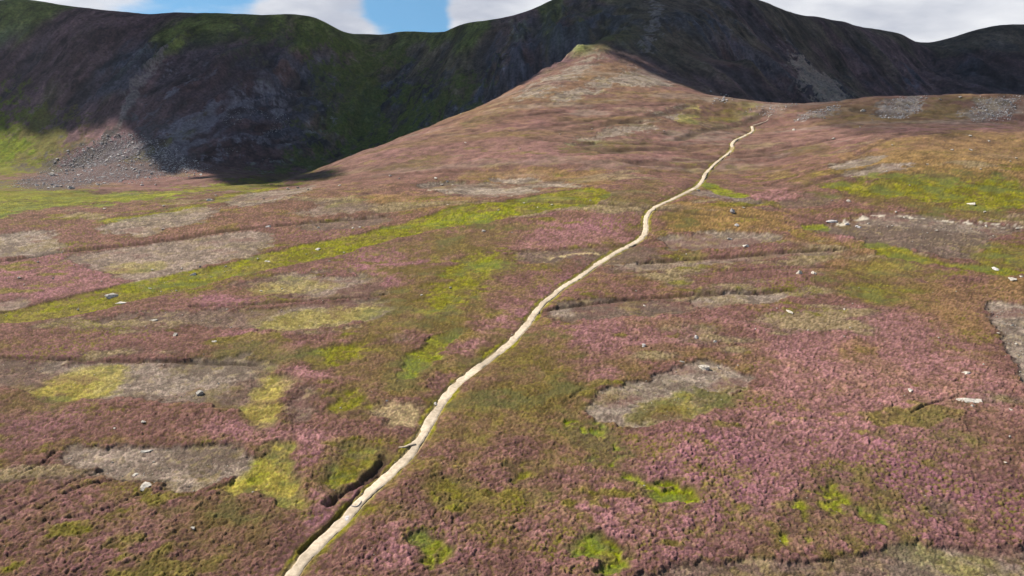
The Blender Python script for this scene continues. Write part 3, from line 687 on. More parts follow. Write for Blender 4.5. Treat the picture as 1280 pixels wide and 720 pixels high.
# ------------------------------------------------------------------ footpath ribbon
def ribbon(name, line_xy, width, mat, taper=False, lift=0.0):
    p = line_xy; t = np.gradient(p, axis=0); t /= np.linalg.norm(t, axis=1)[:, None]
    nrm = np.c_[-t[:, 1], t[:, 0]]
    s = np.arange(len(p))*0.4
    k = 9
    us_ = np.linspace(-1, 1, k)
    wl = width*(0.95+0.28*fbm(s, s*0+3, 9, 700, 3)+0.45*fbm(s, s*0+9, 1.6, 703, 3)); wr = width*(0.95+0.28*fbm(s, s*0+40, 9, 701, 3)+0.45*fbm(s, s*0+19, 1.6, 704, 3))
    wl = wl*(1+0.25*sst(95, 110, p[:, 1])*(1-sst(115, 130, p[:, 1])))
    if taper: e = np.minimum(1, np.linspace(1, 0.15, len(p))); wl = wl*e; wr = wr*e
    VV = []
    for j, u in enumerate(us_):
        off = np.where(u < 0, wl, wr)*u
        x = p[:, 0]+nrm[:, 0]*off; y = p[:, 1]+nrm[:, 1]*off
        zz = bsp(x, y)+fbm(x, y, 60, 301, 3)*1.3*sst(60, 200, y)+fbm(x, y, 16, 331, 3)*0.45+fbm(x, y, 4.5, 351, 2)*0.14
        zz = zz+0.03-0.14*(abs(u) == 1)+0.05*fbm(x, y, 0.7, 710, 2)+lift+0.14*sst(200, 400, y)*(abs(u) < 1)
        VV.append(np.c_[x, y, zz])
    VV = np.stack(VV, 1); m_, kk = VV.shape[:2]
    ii = np.arange(m_*kk).reshape(m_, kk)
    ff = np.stack([ii[:-1, :-1], ii[1:, :-1], ii[1:, 1:], ii[:-1, 1:]], -1).reshape(-1, 4)
    return mesh_np(name, VV.reshape(-1, 3), ff[:, ::-1], mat)
m_, N, L, B = newmat('path_grit')
geo = N.new('ShaderNodeNewGeometry'); t = N.new('ShaderNodeTexNoise'); t.inputs['Scale'].default_value = 1.7; t.inputs['Detail'].default_value = 6; t.inputs['Roughness'].default_value = 0.75
L.new(geo.outputs['Position'], t.inputs['Vector'])
cr = N.new('ShaderNodeValToRGB'); cr.color_ramp.elements[0].position = 0.3; cr.color_ramp.elements[0].color = (0.35, 0.275, 0.20, 1); cr.color_ramp.elements[1].position = 0.65; cr.color_ramp.elements[1].color = (0.60, 0.50, 0.385, 1)
tb = N.new('ShaderNodeTexNoise'); tb.inputs['Scale'].default_value = 0.16; tb.inputs['Detail'].default_value = 4; L.new(geo.outputs['Position'], tb.inputs['Vector'])
mb = N.new('ShaderNodeMapRange'); mb.inputs[1].default_value = 0.35; mb.inputs[2].default_value = 0.65; mb.inputs[3].default_value = 0.78; mb.inputs[4].default_value = 1.1; L.new(tb.outputs['Fac'], mb.inputs[0])
vb = N.new('ShaderNodeVectorMath'); vb.operation = 'SCALE'; L.new(cr.outputs[0], vb.inputs[0]); L.new(mb.outputs[0], vb.inputs['Scale'])
L.new(t.outputs['Fac'], cr.inputs['Fac']); L.new(vb.outputs[0], B.inputs['Base Color']); B.inputs['Roughness'].default_value = 0.95; B.inputs['Specular IOR Level'].default_value = 0.1
bp = N.new('ShaderNodeBump'); bp.inputs['Strength'].default_value = 0.6; bp.inputs['Distance'].default_value = 0.06; t2 = N.new('ShaderNodeTexNoise'); t2.inputs['Scale'].default_value = 8; L.new(geo.outputs['Position'], t2.inputs['Vector']); L.new(t2.outputs['Fac'], bp.inputs['Height']); L.new(bp.outputs[0], B.inputs['Normal'])
tag(ribbon('path', path_xy, PW, m_), kind='structure')
br = world_line([(519,556),(512,558),(506,561),(499,561),(493,564),(487,567)], 0.3)
tag(ribbon('side_path', br, 0.33, m_, True, 0.22), kind='structure')
tp = world_line([(941,158),(950,156),(958,154),(961,150),(960,147),(967,143)], 0.8)
tag(ribbon('upper_path', tp, 0.25, m_, False, 0.55), kind='structure')

# ------------------------------------------------------------------ rocks
def rockmat(name, c1, c2, sc=2.5):
    m, N, L, B = newmat(name)
    tc = N.new('ShaderNodeTexCoord'); oi = N.new('ShaderNodeObjectInfo')
    t = N.new('ShaderNodeTexNoise'); t.inputs['Scale'].default_value = sc; t.inputs['Detail'].default_value = 6; t.inputs['Roughness'].default_value = 0.7
    L.new(tc.outputs['Object'], t.inputs['Vector'])
    cr = N.new('ShaderNodeValToRGB'); cr.color_ramp.elements[0].position = 0.35; cr.color_ramp.elements[0].color = (*c1, 1); cr.color_ramp.elements[1].position = 0.6; cr.color_ramp.elements[1].color = (*c2, 1)
    L.new(t.outputs['Fac'], cr.inputs['Fac'])
    mr = N.new('ShaderNodeMapRange'); mr.inputs[3].default_value = 0.7; mr.inputs[4].default_value = 1.15; L.new(oi.outputs['Random'], mr.inputs[0])
    vm = N.new('ShaderNodeVectorMath'); vm.operation = 'SCALE'; L.new(cr.outputs[0], vm.inputs[0]); L.new(mr.outputs[0], vm.inputs['Scale'])
    L.new(vm.outputs[0], B.inputs['Base Color']); B.inputs['Roughness'].default_value = 0.9; B.inputs['Specular IOR Level'].default_value = 0.15
    b = N.new('ShaderNodeBump'); b.inputs['Strength'].default_value = 0.6; b.inputs['Distance'].default_value = 0.1
    L.new(t.outputs['Fac'], b.inputs['Height']); L.new(b.outputs[0], B.inputs['Normal'])
    return m
M_pale = rockmat('pale_granite', (0.20, 0.175, 0.15), (0.56, 0.51, 0.45))
M_grey = rockmat('grey_scree_rock', (0.22, 0.20, 0.20), (0.58, 0.54, 0.53))
M_mid = rockmat('grey_boulder', (0.20, 0.185, 0.17), (0.50, 0.46, 0.42))
import bmesh
def ico(sub):
    bm = bmesh.new(); bmesh.ops.create_icosphere(bm, subdivisions=sub, radius=1)
    v = np.array([p.co[:] for p in bm.verts]); f = np.array([[q.index for q in p.verts] for p in bm.faces]); bm.free(); return v, f
ICO3, ICO2, ICO1 = ico(3), ico(2), ico(1)
def rockverts(base, seed, sx=1, sy=.8, sz=.6):
    v, f = base; r = np.random.default_rng(seed)
    v = v.copy()
    for _ in range(15):                      # cut flat facets
        d = r.normal(size=3); d /= np.linalg.norm(d); h = r.uniform(0.45, 0.85)
        s = v@d; v = v-np.maximum(s-h, 0)[:, None]*d
    v = v*(1+0.12*np.sin(v@r.normal(size=3)*3+r.uniform(0, 6)))[:, None]*(1+0.07*np.sin(v@r.normal(size=3)*8))[:, None]
    return v*np.array((sx, sy, sz)), f
def rockobj(name, px, py, wpx, mat, seed, asp=(1, .8, .55), xy=None):
    if xy is None: x, y = hit(px, py); x, y = float(x[0]), float(y[0])
    else: x, y = xy
    gz = float(ground_z(x, y)[0]); d = math.sqrt(x*x+y*y+(CAMZ-gz)**2)
    r = wpx/2*d/FPX
    v, f = rockverts(ICO3, seed, *asp)
    a = (seed*2.39996) % 6.283 if asp[0] < 1.5 else (seed*0.37) % 0.7-0.35
    c, s_ = math.cos(a), math.sin(a)
    v = np.c_[v[:, 0]*c-v[:, 1]*s_, v[:, 0]*s_+v[:, 1]*c, v[:, 2]]*r*1.02
    o = mesh_np(name, v, f, mat, smooth=False)
    o.location = (x, y, gz+r*asp[2]*0.12)
    return o
BIG = [
 (880,463,19,(1,.7,.5),'large smooth pale boulder at the top of the mossy burnt patch right of the path'),
 (250,494,15,(1,.8,.6),'grey boulder alone in the wide pale burnt strip at the left'),
 (140,371,13,(1,.8,.7),'grey boulder casting a shadow on the long green grass strip'),
 (152,378,13,(1.2,.6,.25),'flat pale slab just below the grey boulder on the green grass strip'),
 (545,505,8,(1,.8,.8),'round white boulder touching the left edge of the path'),
 (183,614,16,(1.1,.9,.45),'large pale rock on the lower edge of the left foreground burnt patch'),
 (170,594,8,(1,.7,.5),'small white rock inside the left foreground burnt patch'),
 (183,566,11,(1.3,.6,.25),'flat grey slab at the top edge of the left foreground burnt patch'),
 (242,664,5,(1,1,.8),'single small white stone in the olive heather at lower left'),
 (804,437,8,(1,.8,.7),'jagged pale rock standing in dark heather right of the path'),
 (870,424,10,(1,.8,.7),'pale rock with a dark cleft, upper left of the pair above the mossy patch'),
 (893,430,7,(1,.8,.7),'smaller pale rock, lower right of the pair above the mossy patch'),
 (852,456,8,(1.2,.6,.4),'low pale rock on the heather brink left of the large smooth boulder'),
 (1215,506,20,(1.5,.5,.35),'long white slab lying in the pink heather at far right'),
 (1214,513,6,(1,.8,.6),'small stone directly below the long white slab'),
 (1199,505,5,(1,.8,.6),'small grey stone at the left end of the long white slab'),
 (1207,470,10,(1.2,.7,.4),'low pale rock in the heather above the long white slab'),
 (1137,493,5,(1,1,.8),'small white stone left of the long white slab'),
 (1262,518,6,(1.2,.7,.5),'small pale stone right of the long white slab'),
 (1261,551,5,(1.2,.7,.5),'small pale stone in the heather below the right end of the long white slab'),
 (998,344,10,(1,.8,.6),'left and larger of two pale rocks in the mid right heather'),
 (1017,344,7,(1,.8,.6),'right and smaller of two pale rocks in the mid right heather'),
 (988,391,12,(1.4,.6,.3),'flat white slab in pink heather under the mid right burnt strip'),
 (1072,286,8,(1,.8,.7),'pale boulder inside the left end of the dark burnt hollow'),
 (1058,283,6,(1,.8,.7),'smaller boulder beside the pale boulder in the dark burnt hollow'),
 (1042,279,12,(1.5,.6,.3),'long pale slab on the upper left rim of the dark burnt hollow'),
 (1244,336,10,(1.3,.7,.3),'flat white rock on the green line below the dark burnt hollow'),
 (1265,350,11,(1.3,.8,.3),'broken white slab in brown heather at the right edge'),
 (912,299,8,(1,.8,.7),'pale rock standing on the grey burnt patch right of the path'),
 (932,309,9,(1,.8,.6),'pinkish rock on the lower edge of the grey burnt patch right of the path'),
 (915,270,9,(.9,.8,1.1),'dark split rock on the brown slope right of the path bend'),
 (921,285,8,(1.2,.7,.4),'low cluster rock on the brown slope under the dark split rock'),
 (262,251,9,(1.3,.7,.5),'pale flat rock on the thin upper green strip'),
 (336,285,7,(1,.8,.8),'pale rock beside the dark edge of the left middle burnt strip'),
 (335,326,9,(1.3,.8,.4),'pale flat rock in the middle of the long green strip'),
 (397,311,8,(1.3,.8,.4),'grey flat rock on the upper long green strip'),
 (242,342,8,(1.2,.8,.5),'pale stone on the lower brink of the left burnt patch'),
 (604,291,6,(1,.8,.8),'white stone in the brown heather above the central green patch'),
 (563,362,6,(1,.8,.8),'white stone in the heather left of the central green patch'),
 (221,423,9,(1.3,.7,.5),'pale stone in the brown heather at the left middle'),
 (192,402,9,(1.5,.6,.3),'thin pale slab on the burnt strip under the long green strip'),
 (269,432,6,(1.1,.8,.6),'small white stone in brown heather left of the yellow patch'),
 (181,533,6,(1.1,.8,.6),'small white stone in the reddish heather above the left foreground burnt patch'),
 (1215,258,9,(1.3,.8,.5),'pale rock in the yellow green grass on the right hill'),
 (992,163,6,(1.1,.8,.6),'pale boulder in the heather right of the top of the path'),
 (1078,137,7,(1.1,.8,.6),'pale boulder on the brown face of the far bank'),
 (873,240,5,(1,.8,.8),'pale stone at the left edge of the upper path bend'),
 (66,221,8,(1,.9,.9),'light boulder leading the left tip of the boulder field'),
 (88,237,9,(1,.9,.9),'lone grey boulder below the boulder field on the grass'),
 (484,505,4,(1,.8,.8),'small dark stone on the straw patch left of the path'),
]
for i, (px, py, wp, asp, lb) in enumerate(BIG):
    o = rockobj('boulder' if wp > 8 else 'rock', px, py, wp, M_grey if 'dark' in lb else M_mid if 'grey' in lb else M_pale, i+1, asp)
    tag(o, lb, 'boulder' if wp > 8 else 'rock')
o = rockobj('flat_stone', 434, 648, 9, M_grey, 91, (1, .75, .2)); tag(o, 'dark blue grey flat stone set in the near footpath', 'stone')
o.location.z += 0.25
# step edging: a low curved line of stone across the path
arc = world_line([(439,633),(443,634.5),(447,634),(450,631),(452,627)], 0.15)
def tube(name, pts, r, mat, kk=6):
    VV = []
    t = np.gradient(pts, axis=0)
    for p, tt in zip(pts, t):
        tt = tt/np.linalg.norm(tt); a = np.cross(tt, (0, 0, 1)); a /= np.linalg.norm(a); b = np.cross(a, tt)
        for j in range(kk): VV.append(p+r*(math.cos(j*2*math.pi/kk)*a+math.sin(j*2*math.pi/kk)*b))
    nn = len(pts); ff = [(i*kk+j, i*kk+(j+1) % kk, (i+1)*kk+(j+1) % kk, (i+1)*kk+j) for i in range(nn-1) for j in range(kk)]
    return mesh_np(name, np.array(VV), np.array(ff), mat)
az = bsp(arc[:, 0], arc[:, 1])+fbm(arc[:, 0], arc[:, 1], 60, 301, 3)*1.3*sst(60, 200, arc[:, 1])+fbm(arc[:, 0], arc[:, 1], 16, 331, 3)*.45+fbm(arc[:, 0], arc[:, 1], 4.5, 351, 2)*.14+0.10
tag(tube('drain_bar', np.c_[arc, az], 0.07, M_grey), 'thin dark curved drain bar across the near footpath', 'drain bar')

proto = []
for k in range(8):
    v, f = rockverts(ICO2, 500+k, 1, .8, .7); o = mesh_np('stone', v, f, M_pale, smooth=False); proto.append(o.data); bpy.data.objects.remove(o)
protog = []
for me in proto:
    g_ = me.copy(); g_.materials.clear(); g_.materials.append(M_grey); protog.append(g_)
def inst(name, me, x, y, r, sink=0.25):
    o = bpy.data.objects.new(name, me); COLL.objects.link(o)
    o.location = (x, y, float(ground_z(x, y)[0])+r*sink)
    o.scale = (r*random.uniform(.8, 1.3), r*random.uniform(.7, 1.1), r*random.uniform(.45, .9)); o.rotation_euler = (random.uniform(-.3, .3), random.uniform(-.3, .3), random.uniform(0, 6.28))
    return o
SM = [(898,461,4),(922,460,4),(898,458,3),(1228,461,3),(971,387,3),(1276,348,4),(929,264,4),(398,284,5),(441,285,5),(450,284,4),(250,334,4),(282,332,4),(190,337,5),(227,335,5),(527,372,4),(623,265,4),(188,361,5),(97,387,4),(182,411,3),(289,412,4),(145,541,4),(141,580,4),(1042,172,4),(1115,183,3),(1212,174,4),(1236,178,3),(1190,188,4),(1213,189,4),(1262,205,3),(1270,200,3),(1159,206,3),(1040,253,5),(1060,254,6),(1030,150,4),(1175,125,4),(1200,122,4),(1232,135,4),(1268,133,4),(488,223,5),(499,226,5),(425,235,5),(582,183,4),(576,143,3),(30,355,3),(24,347,4),(66,347,4),(47,327,4),(127,351,3),(78,318,3),(204,289,5),(640,293,3),(690,259,4),(738,253,4),(655,256,3),(672,262,3),(282,332,3),(322,322,4),(430,315,4),(412,326,3),(352,360,3),(404,346,3),(326,363,4),(270,246,4),(345,253,5),(330,250,4),(132,265,5),(205,259,4),(1195,366,2),(1075,160,3),(1130,275,4),(1170,291,4),(1119,269,3),(1137,232,3),(1230,268,4),(1090,152,3),(986,292,3),(1055,389,4),(944,414,3),(957,415,3),(1062,412,3),(1173,424,3),(1010,415,3),(1055,423,3),(1255,585,4),(1265,408,5),(1247,420,5),(1270,430,4),(640,420,3),(795,366,4),(805,384,5),(783,376,3),(858,317,3),(1085,282,4),(1115,285,3),(1232,283,5),(1272,285,6),(560,258,4),(360,238,5),(372,236,5),(385,240,5),(318,244,4),(1180,178,3),(1108,215,3),(1225,215,3),(700,170,3),(740,160,3),(830,165,3),(650,190,3),(545,226,7),(552,229,6),(559,227,5),(566,230,4)]
for px, py, wp in SM:
    x, y = hit(px, py); x, y = float(x[0]), float(y[0])
    r = wp/2*math.hypot(x, y)/FPX
    tag(inst('stone', random.choice(proto), x, y, r, .4), 'small pale stone scattered over the heather moor', 'stone', 'small pale stones scattered over the moor')
# outcrop above the head of the path
for k in range(26):
    px = random.gauss(903, 9); py = random.gauss(123, 3.2)
    x, y = hit(px, py)
    if y[0] > 640: continue
    tag(inst('crag_rock', random.choice(protog), float(x[0]), float(y[0]), random.uniform(0.6, 1.6), .2), 'grey rock in the knobbly outcrop above the head of the path', 'rock', 'rocks of the outcrop above the head of the path')
# boulder field under the left crags
def in_poly(poly, n, jitter=0):
    p = np.array(poly, float); out = []
    while len(out) < n:
        q = np.array((random.uniform(p[:, 0].min(), p[:, 0].max()), random.uniform(p[:, 1].min(), p[:, 1].max())))
        if sdist(p, np.array([q[0]]), np.array([q[1]]))[0] > 0: out.append(q)
    return np.array(out)
BF = [(12,232),(55,217),(85,197),(115,182),(150,166),(190,176),(225,196),(262,216),(180,226),(100,234),(40,234)]
q = in_poly(BF, 7500)+rng.normal(size=(7500, 2))*np.array((7, 2.4)); x, y = hit(q[:, 0], q[:, 1])
rr = np.minimum(0.30+rng.pareto(2.6, len(x))*0.30, 1.8)
low = sst(215, 190, q[:, 1]); 
order = np.argsort(-rr*(1.2-0.5*low))
for i in order[:290]:
    tag(inst('field_boulder', random.choice(protog), float(x[i]), float(y[i]), float(rr[i]), .35), 'grey boulder in the boulder field below the left crags', 'boulder', 'boulders of the field below the left crags')
def stuffrocks(name, xs, ysr, rs, mat, label):
    VV = []; FF = []; off = 0
    gz = ground_z(xs, ysr)
    bases = [rockverts(ICO1, 800+k, 1, .8, .65) for k in range(6)]
    for i in range(len(xs)):
        v, f = bases[i % 6]; a = random.uniform(0, 6.28); c, s_ = math.cos(a), math.sin(a)
        VV.append(np.c_[v[:, 0]*c-v[:, 1]*s_, v[:, 0]*s_+v[:, 1]*c, v[:, 2]]*rs[i]+np.array((xs[i], ysr[i], gz[i]+rs[i]*.25))); FF.append(f+off); off += len(v)
    return tag(mesh_np(name, np.vstack(VV), np.vstack(FF), mat, smooth=False), label, 'scree', kind='stuff')
i = order[290:]; stuffrocks('scree', x[i], y[i], rr[i], M_grey, 'grey scree of countless small stones between the boulders under the left crags')
# stones on the bank, the pale burnt patches and screes
PX = []
for poly, nn, r0 in (([(1097,149),(1102,131),(1130,120),(1160,120),(1146,140),(1132,150)], 260, .35), ([(1210,153),(1214,131),(1223,120),(1280,120),(1270,135),(1262,153)], 320, .35), ([(988,153),(1010,141),(1055,132),(1042,143),(1005,153)], 120, .35),
                     ([(190,205),(205,150),(240,130),(290,135),(360,145),(370,180),(300,195),(260,215)], 2600, .28), ([(985,66),(1000,74),(1030,98),(1072,132),(1030,132),(1012,118)], 60, .3), ([(960,125),(1000,131),(960,147),(930,140)], 120, .3)):
    q = in_poly(poly, nn); a, b = hit(q[:, 0], q[:, 1]); PX.append(np.c_[a, b, r0*(1+rng.pareto(2.5, nn)).clip(0, 3.5)])
PX = np.vstack(PX); PX = PX[(PX[:, 1] < 1300) & ((PX[:, 0] > -100) | (fbm(PX[:, 0], PX[:, 1], 28, 951, 3) > 0.05))]
stuffrocks('hill_scree', PX[:, 0], PX[:, 1], PX[:, 2], M_grey, 'loose grey stones strewn down the far bank and the dark corrie walls')
PX = []
for poly, nn in (([(740,515),(752,490),(842,465),(905,460),(940,480),(860,528)], 90), ([(1228,380),(1280,388),(1280,490),(1250,412)], 150), ([(70,572),(255,562),(310,580),(235,622),(130,598)], 70), ([(-20,452),(300,457),(280,505),(40,485)], 60), ([(1040,280),(1100,272),(1260,284),(1200,325),(1080,300)], 90), ([(140,390),(470,380),(400,410),(250,405)], 70),
                 ([(0,395),(500,285),(720,250),(600,275),(100,392)], 120), ([(120,288),(240,260),(390,235),(340,256),(200,285)], 90), ([(0,298),(70,293),(70,316),(0,318)], 50), ([(0,250),(1280,250),(1280,700),(0,700)], 260)):
    q = in_poly(poly, nn); a, b = hit(q[:, 0], q[:, 1]); PX.append(np.c_[a, b, (0.09+0.06*rng.pareto(3, nn)).clip(0, .35)*np.sqrt(b/110)])
pi_ = rng.integers(0, len(path_xy), 420); sg = rng.choice([-1, 1], 420)*(PW*rng.uniform(0.7, 1.5, 420))
PX.append(np.c_[path_xy[pi_, 0]+sg, path_xy[pi_, 1], rng.uniform(.05, .14, 420)+path_xy[pi_, 1]/5000])
PX = np.vstack(PX)
stuffrocks('pebbles', PX[:, 0], PX[:, 1], PX[:, 2], M_pale, 'scattered pale pebbles on the burnt strips and grass')['category'] = 'pebbles'

# ------------------------------------------------------------------ sun, sky and the cloud overhead
SUN_EL = R(44); az_ = R(-62)                 # azimuth from +Y, negative to the left
S = np.array((math.sin(az_)*math.cos(SUN_EL), math.cos(az_)*math.cos(SUN_EL), math.sin(SUN_EL)))
ld = bpy.data.lights.new('sun', 'SUN'); ld.energy = 5.0; ld.angle = R(0.53); ld.color = (1, 0.93, 0.80)
lo = bpy.data.objects.new('sun', ld); COLL.objects.link(lo); lo.rotation_euler = Vector(-S).to_track_quat('-Z', 'Y').to_euler()
CZ = 760.0
def to_cloud(px, py, push=0):
    x, y = hit(px, py); y = y+push; zz = bsp(x, y); k = (CZ-zz)/S[2]
    return np.c_[x+S[0]*k, y+S[1]*k]
edge_px = [(-150,128,0),(0,140,0),(60,152,0),(120,160,0),(170,174,0),(200,194,0)]
edge = [to_cloud(a, b, c)[0] for a, b, c in edge_px]
def wpt(x, y, zz): k = (CZ-zz)/S[2]; return np.array((x+S[0]*k, y+S[1]*k))
for t in ((232,212),(262,223),(290,228),(325,232),(352,231),(368,223)): edge.append(to_cloud(*t)[0])
for t in ((400,209,445), (465,185,485), (535,157,525), (600,132,565), (670,97,612), (730,62,657)):
    a, b, c = P(*t); edge.append(wpt(a-14, b+24, c-12))
for t in ((746,53),(758,66),(786,80),(824,93),(858,107),(900,119),(935,124)): edge.append(to_cloud(*t)[0])
a, b, c = P(1000,130,532); edge.append(wpt(a, b+14, c-3)); a, b, c = P(1280,119,500); edge.append(wpt(a, b+12, c-2)); a, b, c = P(1600,119,500); edge.append(wpt(a, b+12, c))
k = CZ/S[2]
for a, b in ((1500, 1700), (-1500, 1700), (-1500, 760)): edge.append(np.array((a, b))+S[:2]*k)
edge = np.array(edge)
def cloud(name, poly, cell, thick, zc, wob, fringe=34, hole=0, mat=None):
    x0, y0 = poly.min(0)-60; x1, y1 = poly.max(0)+60
    ck = 1
    xs_ = np.arange(x0, x1, cell); ys_ = np.arange(y0, y1, cell); CX, CY = np.meshgrid(xs_, ys_)
    d = sdist(poly, CX.ravel(), CY.ravel())+fbm(CX.ravel(), CY.ravel(), 70, 901, 4, .6)*wob+fbm(CX.ravel(), CY.ravel(), 13, 903, 2, .6)*fringe
    if hole: d = np.minimum(d, 8)-60*(fbm(CX.ravel(), CY.ravel(), 7, 907, 2)+0.0)
    sh = CX.shape; d = d.reshape(sh)
    top = zc+thick*np.sqrt(np.clip(d, 0, 260)/260)*(1+0.5*fbm(CX.ravel(), CY.ravel(), 160, 911, 4).reshape(sh))+2
    bot = zc-8*np.sqrt(np.clip(d, 0, 100)/100)*(1+fbm(CX.ravel(), CY.ravel(), 90, 921, 3).reshape(sh))
    ii = np.arange(CX.size).reshape(sh)
    fm = (d[:-1, :-1] > 0) & (d[1:, :-1] > 0) & (d[:-1, 1:] > 0) & (d[1:, 1:] > 0)
    q = np.stack([ii[:-1, :-1], ii[:-1, 1:], ii[1:, 1:], ii[1:, :-1]], -1)[fm]
    VV = np.vstack([np.c_[CX.ravel(), CY.ravel(), top.ravel()], np.c_[CX.ravel(), CY.ravel(), bot.ravel()]])
    nn = CX.size; qq = np.vstack([q, q[:, ::-1]+nn])
    # close the rim
    e = {}
    for f in q:
        for s_ in range(4): e[(int(f[s_]), int(f[(s_+1) % 4]))] = 1
    rim = [(b_, a_, a_+nn, b_+nn) for (a_, b_) in e if (b_, a_) not in e]
    qq = np.vstack([qq, np.array(rim)])
    u, inv = np.unique(qq, return_inverse=True)
    return mesh_np(name, VV[u], inv.reshape(-1, 4), mat or M_cloud)
M_cloud, N, L, B = newmat('cloud_white'); B.inputs['Base Color'].default_value = (0.85, 0.86, 0.88, 1); B.inputs['Roughness'].default_value = 1; B.inputs['Specular IOR Level'].default_value = 0
tag(cloud('cloud', edge, 6, 170, CZ, 16), kind='structure')
st_px = [(985,132),(1030,128),(1090,122),(1200,119),(1290,120),(1420,121),(1420,163),(1290,165),(1200,168),(1130,170),(1070,170),(1010,158)]
strip = np.array([to_cloud(*t)[0] for t in st_px])
thin, N, L, B = newmat('thin_cloud'); B.inputs['Base Color'].default_value = (0.85, 0.86, 0.88, 1); B.inputs['Roughness'].default_value = 1; B.inputs['Alpha'].default_value = 0.30
tag(cloud('cloud', strip, 4, 12, CZ, 10, 26, 0, thin), kind='structure')

w_ = bpy.data.worlds.new('World'); bpy.context.scene.world = w_; w_.use_nodes = True
N = w_.node_tree.nodes; L = w_.node_tree.links; bg = N['Background']
sky = N.new('ShaderNodeTexSky'); sky.sky_type = 'NISHITA'; sky.sun_disc = False; sky.sun_elevation = SUN_EL; sky.sun_rotation = az_; sky.air_density = 1.0; sky.dust_density = 0.3; sky.ozone_density = 1.5; sky.altitude = 600
tc = N.new('ShaderNodeTexCoord')
mp = N.new('ShaderNodeMapping'); mp.inputs['Scale'].default_value = (7, 7, 22); mp.inputs['Location'].default_value = (0.6, 0.0, 0.3)
va = N.new('ShaderNodeVectorMath'); va.operation = 'ADD'; va.inputs[1].default_value = (0, 0, 0.32); L.new(tc.outputs['Generated'], va.inputs[0]); vnm = N.new('ShaderNodeVectorMath'); vnm.operation = 'NORMALIZE'; L.new(va.outputs[0], vnm.inputs[0]); L.new(vnm.outputs[0], sky.inputs[0])
L.new(tc.outputs['Generated'], mp.inputs['Vector'])
nz = N.new('ShaderNodeTexNoise'); nz.inputs['Scale'].default_value = 1.0; nz.inputs['Detail'].default_value = 7; nz.inputs['Roughness'].default_value = 0.55; L.new(mp.outputs[0], nz.inputs['Vector'])
# coverage varies with compass bearing: nearly closed to the right, broken to the left
sx = N.new('ShaderNodeSeparateXYZ'); L.new(tc.outputs['Generated'], sx.inputs[0])
cv = N.new('ShaderNodeValToRGB'); e = cv.color_ramp; e.interpolation = 'EASE'
mrx = N.new('ShaderNodeMapRange'); mrx.inputs[1].default_value = -0.62; mrx.inputs[2].default_value = 0.62; L.new(sx.outputs['X'], mrx.inputs[0])
# photo bearings -> coverage
stops = [(0,.8),(.1,.75),(.16,.5),(.22,.42),(.255,.7),(.33,.72),(.36,.35),(.415,.2),(.44,.7),(.5,.95),(.8,1.0),(1.0,1.0)]
e.elements[0].position = stops[0][0]; e.elements[0].color = (stops[0][1],)*3+(1,); e.elements[1].position = 1.0; e.elements[1].color = (1, 1, 1, 1)
for p_, v_ in stops[1:-1]: el = e.elements.new(p_); el.color = (v_,)*3+(1,)
L.new(mrx.outputs[0], cv.inputs['Fac'])
ez = N.new('ShaderNodeMapRange'); ez.inputs[1].default_value = 0.12; ez.inputs[2].default_value = 0.4; ez.inputs[3].default_value = 0.0; ez.inputs[4].default_value = -0.55; L.new(sx.outputs['Z'], ez.inputs[0])
ad0 = N.new('ShaderNodeMath'); ad0.operation = 'ADD'; L.new(nz.outputs['Fac'], ad0.inputs[0]); L.new(cv.outputs[0], ad0.inputs[1])
ad = N.new('ShaderNodeMath'); ad.operation = 'ADD'; L.new(ad0.outputs[0], ad.inputs[0]); L.new(ez.outputs[0], ad.inputs[1])
mk = N.new('ShaderNodeMapRange'); mk.interpolation_type = 'SMOOTHSTEP'; mk.inputs[1].default_value = 0.90; mk.inputs[2].default_value = 1.2; L.new(ad.outputs[0], mk.inputs[0])
nz2 = N.new('ShaderNodeTexNoise'); nz2.inputs['Scale'].default_value = 0.8; nz2.inputs['Detail'].default_value = 6; L.new(mp.outputs[0], nz2.inputs['Vector'])
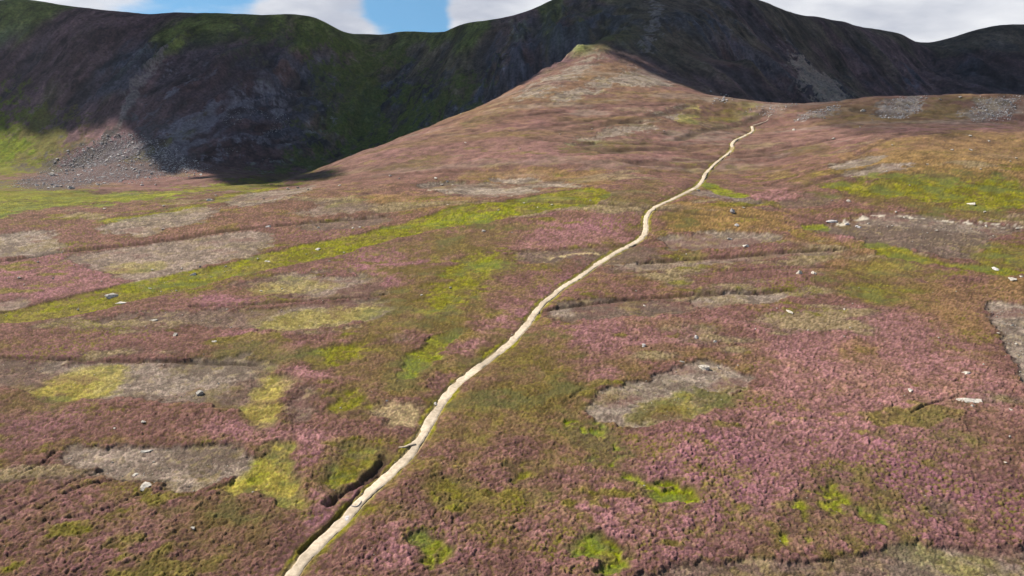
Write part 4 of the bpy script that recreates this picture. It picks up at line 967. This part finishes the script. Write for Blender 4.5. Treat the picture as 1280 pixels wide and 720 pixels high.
cc = N.new('ShaderNodeValToRGB'); cc.color_ramp.elements[0].position = 0.36; cc.color_ramp.elements[0].color = (4.3, 4.5, 5.2, 1); cc.color_ramp.elements[1].position = 0.62; cc.color_ramp.elements[1].color = (8.2, 8.2, 8.3, 1)
L.new(nz2.outputs['Fac'], cc.inputs['Fac'])
mx = N.new('ShaderNodeMix'); mx.data_type = 'RGBA'; L.new(mk.outputs[0], mx.inputs['Factor']); tn = N.new('ShaderNodeVectorMath'); tn.operation = 'MULTIPLY'; tn.inputs[1].default_value = (0.62, 1.05, 1.10); L.new(sky.outputs[0], tn.inputs[0]); L.new(tn.outputs[0], mx.inputs[6]); L.new(cc.outputs[0], mx.inputs[7])
L.new(mx.outputs[2], bg.inputs['Color']); bg.inputs['Strength'].default_value = 0.07

# thin air between here and the corrie walls
bmh = bmesh.new(); bmesh.ops.create_cube(bmh, size=1); hm = bpy.data.meshes.new('haze'); bmh.to_mesh(hm); bmh.free()
hz = bpy.data.objects.new('haze', hm); COLL.objects.link(hz); hz.scale = (9000, 9000, 620); hz.location = (0, 900, 35)
mh_ = bpy.data.materials.new('haze_air'); mh_.use_nodes = True; nt = mh_.node_tree; nt.nodes.clear()
out = nt.nodes.new('ShaderNodeOutputMaterial'); pv = nt.nodes.new('ShaderNodeVolumePrincipled'); pv.inputs['Color'].default_value = (0.72, 0.82, 1, 1); pv.inputs['Density'].default_value = 0.000025; pv.inputs['Anisotropy'].default_value = 0.2
nt.links.new(pv.outputs[0], out.inputs['Volume']); hm.materials.append(mh_)
tag(hz, 'thin blue haze in the air before the far slopes', 'haze', kind='stuff')
# ------------------------------------------------------------------ camera and output
cd = bpy.data.cameras.new('camera'); co = bpy.data.objects.new('camera', cd); COLL.objects.link(co)
cd.sensor_width = 36; cd.lens = FPX/1280*36; cd.clip_end = 12000; cd.clip_start = 0.5
co.location = (0, 0, CAMZ); co.rotation_euler = (math.pi/2-PITCH, 0, 0)
sc = bpy.context.scene; sc.camera = co
sc.render.engine = 'CYCLES'
vs = sc.view_settings; vs.view_transform = 'Standard'; vs.look = 'None'; vs.exposure = 0.8; vs.gamma = 1; vs.use_curve_mapping = False
sc.cycles.max_bounces = 4; sc.cycles.diffuse_bounces = 2
